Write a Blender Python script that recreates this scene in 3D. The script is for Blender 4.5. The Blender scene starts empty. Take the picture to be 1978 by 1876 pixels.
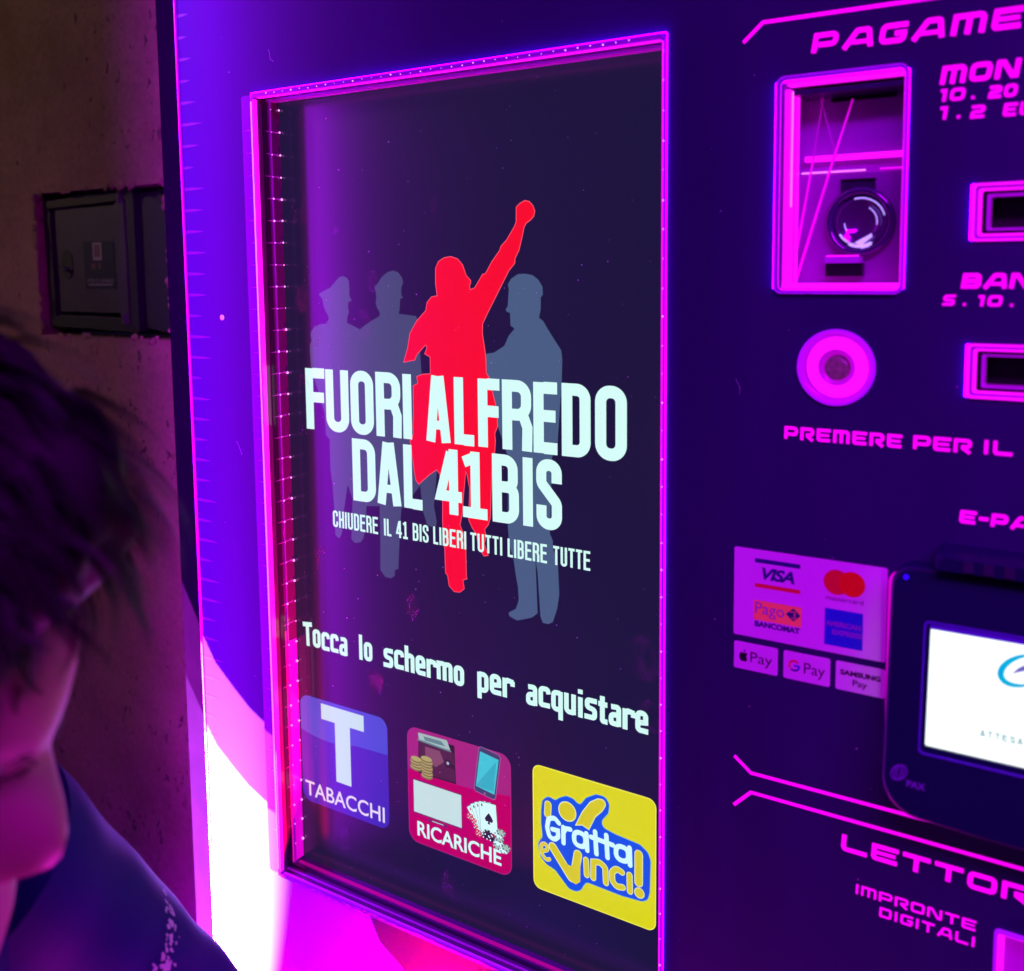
import bpy, math, random
from mathutils import Vector, Matrix
from mathutils.geometry import tessellate_polygon

# ------------------------------------------------------------------ scene, camera, light
sc = bpy.context.scene
sc.render.engine = 'CYCLES'
sc.cycles.use_denoising = True
sc.cycles.max_bounces = 6
sc.cycles.glossy_bounces = 4
sc.cycles.transparent_max_bounces = 12
sc.cycles.sample_clamp_indirect = 6.0
sc.view_settings.view_transform = 'Standard'
sc.view_settings.look = 'None'
sc.view_settings.exposure = 0.0
sc.view_settings.gamma = 1.0
R_ = math.radians
COL = sc.collection
EYE = 1.55                      # height of the lens above the pavement; the machine's front is the plane y = 0


def W(X, Y, dep=0.0):
    """millimetres on the machine front (X right, Y down from lens height, dep into the wall) -> metres"""
    return Vector((X / 1000.0, dep / 1000.0, EYE - Y / 1000.0))


cam_data = bpy.data.cameras.new('camera')
cam = bpy.data.objects.new('camera', cam_data)
COL.objects.link(cam)
sc.camera = cam
cam_data.sensor_fit = 'HORIZONTAL'
cam_data.sensor_width = 36.0
cam_data.lens = 1933.62 / 1978.0 * 36.0
cam_data.shift_y = -(938.0 - 714.42) / 1978.0
cam_data.clip_start = 0.02
cam_data.clip_end = 60.0
right = Vector((0.84254, 0.53853, -0.01068))
up = Vector((-0.04514, 0.09035, 0.99489))
back = Vector((0.53674, -0.83775, 0.10044))
m = Matrix.Identity(4)
for i in range(3):
    m[i][0], m[i][1], m[i][2] = right[i], up[i], back[i]
m.translation = Vector((0.0, -0.72, EYE))
cam.matrix_world = m
cam_data.dof.use_dof = True
cam_data.dof.focus_distance = 0.93
cam_data.dof.aperture_fstop = 4.6

world = bpy.data.worlds.new('World')
sc.world = world
world.use_nodes = True
bg = world.node_tree.nodes['Background']
bg.inputs[0].default_value = (0.26, 0.13, 0.62, 1)
bg.inputs[1].default_value = 0.035


def light(name, kind, loc, energy, color, target=None, **kw):
    d = bpy.data.lights.new(name, kind)
    d.energy = energy
    d.color = color
    for k, v in kw.items():
        setattr(d, k, v)
    o = bpy.data.objects.new(name, d)
    COL.objects.link(o)
    o.location = loc
    if target is not None:
        o.rotation_euler = (Vector(target) - Vector(loc)).to_track_quat('-Z', 'Y').to_euler()
    return o


# unseen strip light added off the left edge, standing in for its violet LEDs
L1 = light('added_violet_strip', 'AREA', (-0.897, -0.085, 1.50), 12.5, (0.42, 0.0, 1.0), (-0.897 + 0.60, -0.085 + 0.80, 1.50),
           shape='RECTANGLE', size=0.06, size_y=1.9)
# unseen strip light added further out; the glass mirrors it as purple haze
L9 = light('added_violet_strip', 'AREA', (-1.085, -0.34, 1.45), 0.75, (0.42, 0.0005, 1.0), (-0.715, 0.03, 1.45),
           shape='RECTANGLE', size=0.05, size_y=2.2, spread=R_(70))
# violet fill light added out of view, over the payment side of the machine
L2 = light('violet_fill', 'AREA', (0.42, -0.75, 2.15), 9.5, (0.52, 0.0, 1.0), (0.10, 0.0, 1.20),
           shape='RECTANGLE', size=1.2, size_y=0.12, spread=R_(105))
# street lamp far up the road on the left
L3 = light('street_lamp', 'SPOT', (-3.3, -1.9, 2.9), 72.0, (0.92, 0.66, 0.38), (-1.66, 0.09, 1.80), spot_size=R_(34), spot_blend=1.0,
           shadow_soft_size=0.12)
# magenta fill added below the frame for the machine's low glow on the person
L4 = light('low_magenta_fill', 'AREA', (-0.50, -0.12, 0.62), 3.6, (1.0, 0.02, 0.85), (-0.48, -0.55, 1.30),
           shape='RECTANGLE', size=0.6, size_y=0.04)
# violet fill added by the left corner, washing the foot of the wall
L10 = light('corner_fill', 'AREA', (-0.955, -0.03, 0.60), 0.8, (0.30, 0.0, 1.0), (-1.02, 0.09, 0.95),
            shape='RECTANGLE', size=0.10, size_y=0.03)
# three unseen spots added below the front, their lit patch cut by a visor
S1P = (-890.0, 1450.0, -250.0)
S2P = (-890.0, 1450.0, -247.2)
AIM = W(-905, 620, 0)
L5 = light('added_foot_spot', 'SPOT', W(*S1P), 15000.0, (0.8, 0.80, 0.8), W(-937, 640, 0), spot_size=R_(26), spot_blend=0.8,
           shadow_soft_size=0.00006)
L6 = light('added_foot_spot', 'SPOT', W(*S2P), 12000.0, (1.0, 0.24, 0.8), W(-945, 620, 0), spot_size=R_(26.5), spot_blend=1.0,
           shadow_soft_size=0.00006)
L7 = light('crimson_fill', 'SPOT', (-0.50, -0.04, 0.812), 62.0, (1.0, 0.0, 0.05), (-0.57, 0.0, 0.872), spot_size=R_(130), spot_blend=0.9,
           shadow_soft_size=0.008)  # unseen spot added for the crimson patch under the screen
L8 = light('added_foot_spot', 'SPOT', W(*S1P), 1100.0, (1.0, 0.0, 0.9), W(-720, 620, 0), spot_size=R_(60), spot_blend=0.6,
           shadow_soft_size=0.00006)

# ------------------------------------------------------------------ materials
MATS = {}


def mat(name, base=(0.5, 0.5, 0.5), rough=0.5, emit=None, strength=1.0, spec=0.5, metal=0.0, coat=0.0, trans=0.0):
    if name in MATS:
        return MATS[name]
    mt = bpy.data.materials.new(name)
    mt.use_nodes = True
    b = mt.node_tree.nodes['Principled BSDF']
    b.inputs['Base Color'].default_value = (*base, 1)
    b.inputs['Roughness'].default_value = rough
    b.inputs['Metallic'].default_value = metal
    b.inputs['Specular IOR Level'].default_value = spec
    b.inputs['Coat Weight'].default_value = coat
    b.inputs['Coat Roughness'].default_value = 0.06
    b.inputs['Transmission Weight'].default_value = trans
    if emit is not None:
        b.inputs['Emission Color'].default_value = (*emit, 1)
        b.inputs['Emission Strength'].default_value = strength
    MATS[name] = mt
    return mt


def nodes(mt):
    return mt.node_tree.nodes, mt.node_tree.links, mt.node_tree.nodes['Principled BSDF']


def add_noise(mt, scale, lo, hi, detail=4.0, stretch=(1, 1, 1), bump=0.0, bscale=None, rough=None, dist=0.001):
    """break the flat colour up with object-space noise; optional bump and roughness variation"""
    n, l, b = nodes(mt)
    tc = n.new('ShaderNodeTexCoord')
    mp = n.new('ShaderNodeMapping')
    mp.inputs['Scale'].default_value = stretch
    l.new(tc.outputs['Object'], mp.inputs['Vector'])
    ns = n.new('ShaderNodeTexNoise')
    ns.inputs['Scale'].default_value = scale
    ns.inputs['Detail'].default_value = detail
    l.new(mp.outputs[0], ns.inputs['Vector'])
    rp = n.new('ShaderNodeValToRGB')
    rp.color_ramp.elements[0].position = 0.3
    rp.color_ramp.elements[1].position = 0.7
    rp.color_ramp.elements[0].color = (*lo, 1)
    rp.color_ramp.elements[1].color = (*hi, 1)
    l.new(ns.outputs['Fac'], rp.inputs[0])
    l.new(rp.outputs[0], b.inputs['Base Color'])
    if rough:
        mr = n.new('ShaderNodeMapRange')
        mr.inputs['To Min'].default_value = rough[0]
        mr.inputs['To Max'].default_value = rough[1]
        l.new(ns.outputs['Fac'], mr.inputs['Value'])
        l.new(mr.outputs[0], b.inputs['Roughness'])
    if bump:
        nb = n.new('ShaderNodeTexNoise')
        nb.inputs['Scale'].default_value = bscale or scale
        nb.inputs['Detail'].default_value = 6.0
        l.new(mp.outputs[0], nb.inputs['Vector'])
        bp = n.new('ShaderNodeBump')
        bp.inputs['Strength'].default_value = bump
        bp.inputs['Distance'].default_value = dist
        l.new(nb.outputs['Fac'], bp.inputs['Height'])
        l.new(bp.outputs[0], b.inputs['Normal'])
    return mt


M_PANEL = add_noise(mat('painted_panel', (0.03, 0.02, 0.10), 0.35, spec=0.10), 9.0, (0.020, 0.007, 0.072), (0.026, 0.010, 0.096),
                    stretch=(1, 1, 0.15), rough=(0.42, 0.62))
M_TRIM = add_noise(mat('dark_trim', (0.006, 0.004, 0.02), 0.8, spec=.0), 20, (0.0024, 0.0003, 0.0045), (0.0034, 0.0004, 0.0060))
M_REVEAL = mat('acrylic_reveal', (0.10, 0.015, 0.16), 0.16, spec=0.7)
M_REVEAL2 = mat('acrylic_reveal_dark', (0.03, 0.006, 0.06), 0.2, spec=0.6)
M_LIP = mat('lit_acrylic_lip', (0.4, 0.1, 0.5), 0.25, (1.0, 0.004, 0.95), 1.15)
M_LIPV = mat('lit_acrylic_violet', (0.4, 0.1, 0.5), 0.25, (0.26, 0.001, 0.80), 0.9)
M_LIPHOT = mat('hot_acrylic_edge', (0.4, 0.1, 0.5), 0.25, (1.0, 0.22, 1.0), 1.25)
M_GLOW = mat('halo_emitter', (0.1, 0.02, 0.2), 0.3, (0.20, 0.0, 1.0), 22.0)
M_GLOWR = mat('halo_emitter_side', (0.1, 0.02, 0.2), 0.3, (0.24, 0.0, 1.0), 9.0)
M_LIPRED = mat('crimson_glow', (0.3, 0.03, 0.2), 0.25, (0.86, 0.0, 0.36), 1.0)
M_LIPSOFT = mat('soft_acrylic', (0.1, 0.02, 0.2), 0.2, (0.16, 0.0, 0.50), 0.8)
M_LIPDIM = mat('dim_acrylic', (0.25, 0.05, 0.4), 0.2, (0.22, 0.001, 0.42), 0.6)
M_LED = mat('led', (0.9, 0.9, 0.9), 0.4, (1.0, 0.30, 1.0), 1.9)
M_LETTER = mat('backlit_letter', (0.3, 0.02, 0.3), 0.4, (1.0, 0.0, 0.95), 1.15)
M_BLACK = mat('black_plastic', (0.006, 0.005, 0.012), 0.3)
M_HOLE = mat('slot_inside', (0.002, 0.002, 0.006), 0.6)
M_SILVER = mat('steel_screw', (0.7, 0.7, 0.75), 0.2, metal=1.0)

# screen: LCD pixels give off their own light under a glossy glass face
def lcd(name, col, s=1.0):
    mt = mat('lcd_' + name, (0.0004, 0.0003, 0.0006), 0.20, col, s, spec=0.5, coat=0.35)
    mt.node_tree.nodes['Principled BSDF'].inputs['Coat Roughness'].default_value = 0.38
    return mt


M_SCR = lcd('black', (0.0105, 0.0075, 0.043))
M_GREY = lcd('slate', (0.050, 0.066, 0.15))
M_GREYR = lcd('slate_right', (0.066, 0.110, 0.225))
M_RED = lcd('red', (0.95, 0.004, 0.020))
M_REDE = lcd('red_edge', (1.0, 0.10, 0.16))
M_WHITE = lcd('white', (0.66, 0.98, 0.93))
M_WHITE2 = lcd('white_bold', (0.68, 1.0, 0.96))
M_SHADOW = lcd('text_outline', (0.012, 0.03, 0.06))
M_TBLUE = lcd('tile_blue', (0.035, 0.022, 0.46))
M_TBLUEL = lcd('tile_blue_light', (0.05, 0.075, 0.62))
M_TPALE = lcd('tile_pale', (0.56, 0.76, 0.76))
M_TTXT = lcd('tile_text', (0.80, 0.72, 0.92))
M_TRED = lcd('tile_crimson', (0.50, 0.001, 0.115))
M_TREDL = lcd('tile_crimson_light', (0.37, 0.020, 0.20))
M_TYEL = lcd('tile_yellow', (0.72, 0.68, 0.002))
M_TYELE = lcd('tile_yellow_edge', (0.95, 0.90, 0.10))
M_LBLUE = lcd('logo_blue', (0.004, 0.085, 0.80))
M_LHALO = lcd('logo_halo', (0.14, 0.40, 0.62))
M_LYEL = lcd('logo_yellow', (0.70, 0.60, 0.01))
M_LCREAM = lcd('logo_cream', (0.80, 0.86, 0.35))
M_LWHITE = lcd('logo_white', (0.66, 0.98, 0.98))
M_WAL = lcd('wallet', (0.075, 0.018, 0.05))
M_WALL = lcd('wallet_light', (0.22, 0.07, 0.13))
M_WALD = lcd('wallet_dark', (0.035, 0.010, 0.03))
M_CASH = lcd('cash', (0.36, 0.52, 0.50))
M_CASHD = lcd('cash_dark', (0.12, 0.24, 0.26))
M_COIN = lcd('coin', (0.44, 0.38, 0.12))
M_COIND = lcd('coin_shade', (0.20, 0.15, 0.05))
M_CYAN = lcd('phone_screen', (0.05, 0.56, 0.68))
M_CYAND = lcd('phone_screen_dark', (0.03, 0.42, 0.55))
M_PHONE = lcd('phone_body', (0.05, 0.05, 0.14))
M_PHONEE = lcd('phone_edge', (0.30, 0.14, 0.34))
M_DICE = lcd('dice', (0.62, 0.04, 0.10))
M_DARK = lcd('ink', (0.02, 0.015, 0.04))
M_TVE = lcd('tv_edge', (0.16, 0.02, 0.12))

M_STK = mat('sticker_white', (0.78, 0.78, 0.80), 0.35)
M_SNAVY = mat('print_navy', (0.012, 0.015, 0.16), 0.35)
M_SRED = mat('print_red', (0.75, 0.02, 0.03), 0.35)
M_SOR = mat('print_orange', (0.9, 0.28, 0.12), 0.35, (0.30, 0.03, 0.01), 0.4)
M_SBLUE = mat('print_blue', (0.02, 0.10, 0.55), 0.35)
M_SBLK = mat('print_black', (0.01, 0.01, 0.012), 0.35)
M_SVIO = mat('print_violet', (0.30, 0.10, 0.50), 0.35)

M_TERM = mat('terminal_plastic', (0.006, 0.05, 0.048), 0.42, spec=.3)
M_TERMB = mat('terminal_bezel', (0.006, 0.03, 0.05), 0.3)
M_TSCR = mat('terminal_screen', (0.01, 0.01, 0.01), 0.1, (0.93, 1.0, 1.0), 1.35)
M_TLOGO = mat('terminal_mark', (0.20, 0.20, 0.42), 0.4)
M_LED_BLUE = mat('blue_led', (0.1, 0.1, 0.9), 0.3, (0.0, 0.0, 1.0), 1.2)

# ------------------------------------------------------------------ mesh helpers
class MB:
    """collects faces and links them as ONE mesh object"""

    def __init__(self):
        self.v, self.f, self.mi, self.mats, self.smooth = [], [], [], [], []

    def mid(self, mt):
        if mt not in self.mats:
            self.mats.append(mt)
        return self.mats.index(mt)

    def face(self, pts, mt, smooth=False):
        i = len(self.v)
        self.v += [tuple(p) for p in pts]
        self.f.append(tuple(range(i, i + len(pts))))
        self.mi.append(self.mid(mt))
        self.smooth.append(smooth)

    def grid(self, rows, mt, closed=False, smooth=True):
        i = len(self.v)
        n = len(rows[0])
        for r in rows:
            self.v += [tuple(p) for p in r]
        k = self.mid(mt)
        for a in range(len(rows) - 1):
            for b in range(n if closed else n - 1):
                c = (b + 1) % n
                self.f.append((i + a * n + b, i + a * n + c, i + (a + 1) * n + c, i + (a + 1) * n + b))
                self.mi.append(k)
                self.smooth.append(smooth)

    def poly(self, pts, dep, mt, holes=()):
        loops = [[Vector((p[0], -p[1], 0)) for p in pts]] + [[Vector((p[0], -p[1], 0)) for p in h] for h in holes]
        flat = [p for lp in loops for p in lp]
        i = len(self.v)
        self.v += [tuple(W(p.x, -p.y, dep)) for p in flat]
        k = self.mid(mt)
        for t in tessellate_polygon(loops):
            a, b, c = (flat[q] for q in t)
            t = t if (b - a).cross(c - a).z > 0 else (t[0], t[2], t[1])
            self.f.append(tuple(i + q for q in t))
            self.mi.append(k)
            self.smooth.append(False)

    def rect(self, x0, y0, x1, y1, dep, mt, r=0.0):
        self.poly(rrect(x0, y0, x1, y1, r), dep, mt)

    def prism(self, pts, d0, d1, mt, holes=(), side=None, back=False):
        """closed outline, front face at d0, walls to d1"""
        self.poly(pts, d0, mt, holes)
        if back:
            self.poly(pts, d1, mt, holes)
        for lp in [pts] + list(holes):
            n = len(lp)
            for a in range(n):
                p, q = lp[a], lp[(a + 1) % n]
                self.face([W(p[0], p[1], d0), W(q[0], q[1], d0), W(q[0], q[1], d1), W(p[0], p[1], d1)], side or mt)

    def strip(self, pts, w, dep, mt, closed=False, cap=False):
        """a flat stroke of width w along a mitred polyline"""
        pts = [p for i, p in enumerate(pts) if i == 0 or math.hypot(p[0] - pts[i - 1][0], p[1] - pts[i - 1][1]) > 1e-4]
        if closed and math.hypot(pts[0][0] - pts[-1][0], pts[0][1] - pts[-1][1]) < 1e-4:
            pts = pts[:-1]
        if cap and not closed:
            r = w / 2
            for e, s in ((0, 1), (-1, -2)):
                c = pts[e]
                self.poly([(c[0] + r * math.cos(a * PI / 8), c[1] + r * math.sin(a * PI / 8)) for a in range(16)], dep - 0.004, mt)
        L, Rr = offset(pts, w / 2, closed)
        n = len(pts)
        for a in range(n if closed else n - 1):
            b = (a + 1) % n
            self.face([W(*L[a], dep), W(*Rr[a], dep), W(*Rr[b], dep), W(*L[b], dep)], mt)

    def box(self, lo, hi, mt):
        x0, y0, z0 = lo
        x1, y1, z1 = hi
        P = [(x0, y0, z0), (x1, y0, z0), (x1, y1, z0), (x0, y1, z0), (x0, y0, z1), (x1, y0, z1), (x1, y1, z1), (x0, y1, z1)]
        for f in ((0, 3, 2, 1), (4, 5, 6, 7), (0, 1, 5, 4), (1, 2, 6, 5), (2, 3, 7, 6), (3, 0, 4, 7)):
            self.face([P[q] for q in f], mt)

    def pbox(self, x0, y0, x1, y1, d0, d1, mt):
        a, b = W(x0, y1, d0), W(x1, y0, d1)
        self.box((min(a.x, b.x), min(a.y, b.y), min(a.z, b.z)), (max(a.x, b.x), max(a.y, b.y), max(a.z, b.z)), mt)

    def tube(self, pts, rad, mt, seg=10, close=True):
        rows = []
        up_ = Vector((0.13, 0.2, 0.97))
        for i, p in enumerate(pts):
            p = Vector(p)
            t = (Vector(pts[min(i + 1, len(pts) - 1)]) - Vector(pts[max(i - 1, 0)])).normalized()
            a = t.cross(up_).normalized()
            b = t.cross(a).normalized()
            r = rad[i] if isinstance(rad, (list, tuple)) else rad
            rows.append([p + (a * math.cos(2 * PI * k / seg) + b * math.sin(2 * PI * k / seg)) * r for k in range(seg)])
        self.grid(rows, mt, closed=True)
        if close:
            self.face(rows[0], mt)
            self.face(rows[-1], mt)

    def build(self, name, parent=None, label=None, category=None, group=None, kind=None, bevel=0.0):
        me = bpy.data.meshes.new(name)
        me.from_pydata(self.v, [], self.f)
        for mt in self.mats:
            me.materials.append(mt)
        me.polygons.foreach_set('material_index', self.mi)
        me.polygons.foreach_set('use_smooth', self.smooth)
        me.update()
        o = bpy.data.objects.new(name, me)
        COL.objects.link(o)
        adopt(o, parent)
        props(o, label, category, group, kind)
        if bevel:
            bv = o.modifiers.new('bevel', 'BEVEL')
            bv.width = bevel
            bv.segments = 2
            bv.limit_method = 'ANGLE'
        return o


PI = math.pi
BASE = {}


def props(o, label=None, category=None, group=None, kind=None):
    for k, v in (('label', label), ('category', category), ('group', group), ('kind', kind)):
        if v:
            o[k] = v


def adopt(o, parent):
    if parent is not None:
        o.parent = parent
        o.matrix_parent_inverse = Matrix.Translation(-Vector(BASE.get(parent.name, (0, 0, 0))))
        BASE[o.name] = (0, 0, 0)


def empty(name, loc, label, category, group=None):
    o = bpy.data.objects.new(name, None)
    COL.objects.link(o)
    o.location = loc
    o.empty_display_size = 0.05
    BASE[o.name] = tuple(loc)
    props(o, label, category, group)
    return o


def rrect(x0, y0, x1, y1, r=0.0, n=6):
    if r <= 0:
        return [(x0, y0), (x1, y0), (x1, y1), (x0, y1)]
    o = []
    for cx, cy, a0 in ((x1 - r, y0 + r, -90), (x1 - r, y1 - r, 0), (x0 + r, y1 - r, 90), (x0 + r, y0 + r, 180)):
        for k in range(n + 1):
            a = R_(a0 + 90 * k / n)
            o.append((cx + r * math.cos(a), cy + r * math.sin(a)))
    return o


def circle(cx, cy, r, n=48, ry=None):
    return [(cx + r * math.cos(2 * PI * k / n), cy + (ry or r) * math.sin(2 * PI * k / n)) for k in range(n)]


def offset(pts, h, closed):
    n = len(pts)
    Lp, Rp = [], []
    for i in range(n):
        p = Vector(pts[i][:2])
        a = Vector(pts[i - 1][:2]) if (i > 0 or closed) else None
        b = Vector(pts[(i + 1) % n][:2]) if (i < n - 1 or closed) else None
        d1 = (p - a).normalized() if a is not None and (p - a).length > 1e-9 else None
        d2 = (b - p).normalized() if b is not None and (b - p).length > 1e-9 else None
        d1 = d1 or d2
        d2 = d2 or d1
        n1, n2 = Vector((-d1.y, d1.x)), Vector((-d2.y, d2.x))
        mid_ = n1 + n2
        if mid_.length < 1e-6:
            mid_ = n1
        mid_.normalize()
        s = h / max(mid_.dot(n1), 0.42)
        Lp.append((p.x + mid_.x * s, p.y + mid_.y * s))
        Rp.append((p.x - mid_.x * s, p.y - mid_.y * s))
    return Lp, Rp


def fillet(pts, closed=False, n=7):
    """pts (x, y[, r]); a corner with a radius becomes an arc"""
    out = []
    N = len(pts)
    for i, p in enumerate(pts):
        r = p[2] if len(p) > 2 else 0
        if r <= 0 or (not closed and i in (0, N - 1)):
            out.append((p[0], p[1]))
            continue
        P = Vector(p[:2])
        a = (Vector(pts[i - 1][:2]) - P)
        b = (Vector(pts[(i + 1) % N][:2]) - P)
        la, lb = a.length, b.length
        a.normalize()
        b.normalize()
        ang = a.angle(b)
        t = min(r / math.tan(ang / 2), la * 0.5 if (closed or i > 1) else la, lb * 0.5 if (closed or i < N - 2) else lb)
        r2 = t * math.tan(ang / 2)
        c = P + (a + b).normalized() * (r2 / math.sin(ang / 2))
        s0, s1 = P + a * t - c, P + b * t - c
        a0 = math.atan2(s0.y, s0.x)
        da = math.atan2(s1.y, s1.x) - a0
        while da > PI:
            da -= 2 * PI
        while da < -PI:
            da += 2 * PI
        for k in range(n + 1):
            q = a0 + da * k / n
            out.append((c.x + r2 * math.cos(q), c.y + r2 * math.sin(q)))
    return out


def ruled_sheet(mb, xs, ys, holes, dep, mt):
    """a flat sheet laid out in cells, left open where a hole (x0, y0, x1, y1) is cut"""
    xs = sorted(set(xs + [h[0] for h in holes] + [h[2] for h in holes]))
    ys = sorted(set(ys + [h[1] for h in holes] + [h[3] for h in holes]))
    k = mb.mid(mt)
    idx = {}

    def vid(x, y):
        if (x, y) not in idx:
            idx[(x, y)] = len(mb.v)
            mb.v.append(tuple(W(x, y, dep)))
        return idx[(x, y)]
    for a in range(len(xs) - 1):
        for b in range(len(ys) - 1):
            cx, cy = (xs[a] + xs[a + 1]) / 2, (ys[b] + ys[b + 1]) / 2
            if any(h[0] < cx < h[2] and h[1] < cy < h[3] for h in holes):
                continue
            mb.f.append((vid(xs[a], ys[b + 1]), vid(xs[a + 1], ys[b + 1]), vid(xs[a + 1], ys[b]), vid(xs[a], ys[b])))
            mb.mi.append(k)
            mb.smooth.append(False)


# ------------------------------------------------------------------ lettering
# strokes of a tall condensed face, unit height, y down; each glyph gets its width w, height h, stroke s
def condensed(ch, w, h, s):
    a, b = s / 2, w - s / 2
    t, u = s * 0.45, h - s * 0.45
    r = (w - s) * 0.46
    mid_ = h * 0.47
    if ch == 'F':
        return [([(a, h), (a, 0)], 0), ([(s, t), (w, t)], 0), ([(s, mid_), (w * 0.95, mid_)], 0)]
    if ch == 'E':
        return [([(a, h), (a, 0)], 0), ([(s, t), (w, t)], 0), ([(s, mid_), (w * 0.93, mid_)], 0), ([(s, u), (w, u)], 0)]
    if ch == 'L':
        return [([(a, h), (a, 0)], 0), ([(s, u), (w, u)], 0)]
    if ch == 'T':
        return [([(w / 2, h), (w / 2, s * 0.9)], 0), ([(0, t), (w, t)], 0)]
    if ch == 'H':
        return [([(a, h), (a, 0)], 0), ([(b, h), (b, 0)], 0), ([(s, h * .5), (w - s, h * .5)], 0)]
    if ch == 'I':
        return [([(w / 2, h), (w / 2, 0)], 0)]
    if ch == 'U':
        return [([(a, 0), (a, u, r), (b, u, r), (b, 0)], 0)]
    if ch == 'O':
        return [([(a, t, r), (b, t, r), (b, u, r), (a, u, r)], 1)]
    if ch == 'C':
        return [([(b, h * .34), (b, t, r), (a, t, r), (a, u, r), (b, u, r), (b, h * .66)], 0)]
    if ch == 'D':
        return [([(a, t), (b, t, r), (b, u, r), (a, u)], 1)]
    if ch == 'R':
        return [([(a, h), (a, s * .9)], 0), ([(a - s / 2, t), (b, t, r), (b, mid_ + s * .1, r), (s, mid_ + s * .1)], 0),
                ([(b - s * .35, mid_), (b + s * .12, h * .66), (b + s * .06, h)], 0)]
    if ch == 'B':
        return [([(a, t), (b - s * .1, t, r), (b - s * .1, mid_, r * .8), (a, mid_)], 1),
                ([(a, mid_), (b, mid_, r * .8), (b, u, r), (a, u)], 1)]
    if ch == 'S':
        return [([(b, h * .33), (b, t, r), (a, t, r), (a, h * .34, r), (b, h * .62, r), (b, u, r), (a, u, r), (a, h * .66)], 0)]
    if ch == 'A':
        return [([(a * .9, h), (w / 2 - s * .18, 0)], 0), ([(w - a * .9, h), (w / 2 + s * .18, 0)], 0), ([(w * .25, h * .74), (w * .75, h * .74)], 2)]
    if ch == '4':
        return [([(w * .68, h), (w * .68, 0)], 0), ([(w * .58, s * .3), (a * .9, h * .72), (w, h * .72)], 0)]
    if ch == '1':
        return [([(w * .52, h - s * .7), (w * .52, 0)], 0), ([(w * .05, h * .17), (w * .42, h * .10)], 0), ([(0, u), (w, u)], 0)]
    return []


def techno(ch, w, h, s):
    """wide squared lettering of the machine front"""
    a, b, t, u = s / 2, w - s / 2, s / 2, h - s / 2
    r = s * 0.75
    m_ = h * .56
    if ch == 'P':
        return [([(a, h), (a, t), (b, t, r), (b, m_ + s * .2, r), (s * 1.15, m_ + s * .2)], 0)]
    if ch == 'R':
        return [([(a, h), (a, t), (b, t, r), (b, m_, r), (w * .42, m_)], 0), ([(w * .45, m_ + s * .2), (b + s * .15, h)], 0)]
    if ch == 'A':
        return [([(a * .7, h), (w * .42, t, r * .6), (w * .80, t, r * .6), (b + s * .1, h)], 0), ([(w * .26, h * .70), (w * .88, h * .70)], 2)]
    if ch == 'G':
        return [([(w, t), (a, t, r), (a, u, r), (b, u, r), (b, h * .52), (w * .55, h * .52)], 0)]
    if ch == 'M':
        return [([(a, h), (a, t, 0), (b, t, r), (b, h)], 0), ([(w * .5, h), (w * .5, s)], 0)]
    if ch == 'E':
        return [([(w, t), (a, t, 0), (a, u, r * .6), (w * .97, u)], 0), ([(s, h * .5), (w * .9, h * .5)], 2)]
    if ch in 'OD0':
        q = 0 if ch == 'D' else r
        return [([(a, t, q), (b, t, r), (b, u, r), (a, u, r * (ch != 'D') + .001)], 1)]
    if ch == 'N':
        return [([(a, h), (a, t), (w * .30, t), (w * .74, u), (b, u), (b, 0)], 0)]
    if ch == 'B':
        return [([(a, t), (b - s * .15, t, r), (b - s * .15, h * .5, r * .6), (a, h * .5)], 1), ([(a, h * .5), (b, h * .5, r * .6), (b, u, r), (a, u)], 1)]
    if ch == 'I':
        return [([(w / 2, h), (w / 2, 0)], 0)]
    if ch == 'L':
        return [([(a, 0), (a, u, r * .8), (w, u)], 0)]
    if ch == 'T':
        return [([(0, t), (w, t)], 0), ([(w * .5, h), (w * .5, s)], 0)]
    if ch == 'U':
        return [([(a, 0), (a, u, r), (b, u, r), (b, 0)], 0)]
    if ch == '1':
        return [([(0, t), (w * .62, t), (w * .62, h)], 0)]
    if ch == '2':
        return [([(0, t), (b, t, r), (b, h * .5, r), (a, h * .5, r), (a, u), (w, u)], 0)]
    if ch in 'S5':
        return [([(w, t), (a, t, r), (a, h * .5, r), (b, h * .5, r), (b, u, r), (0, u)], 0)]
    if ch == '.':
        return [([(w * .2, h - s * .5), (w * .2 + s, h - s * .5)], 0)]
    if ch == '-':
        return [([(0, h * .5), (w, h * .5)], 0)]
    return []


TECHNO_W = {'I': .30, '1': .62, '.': .55, '-': .7, ' ': .55, 'M': 1.42, 'N': 1.3, 'A': 1.42}


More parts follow.
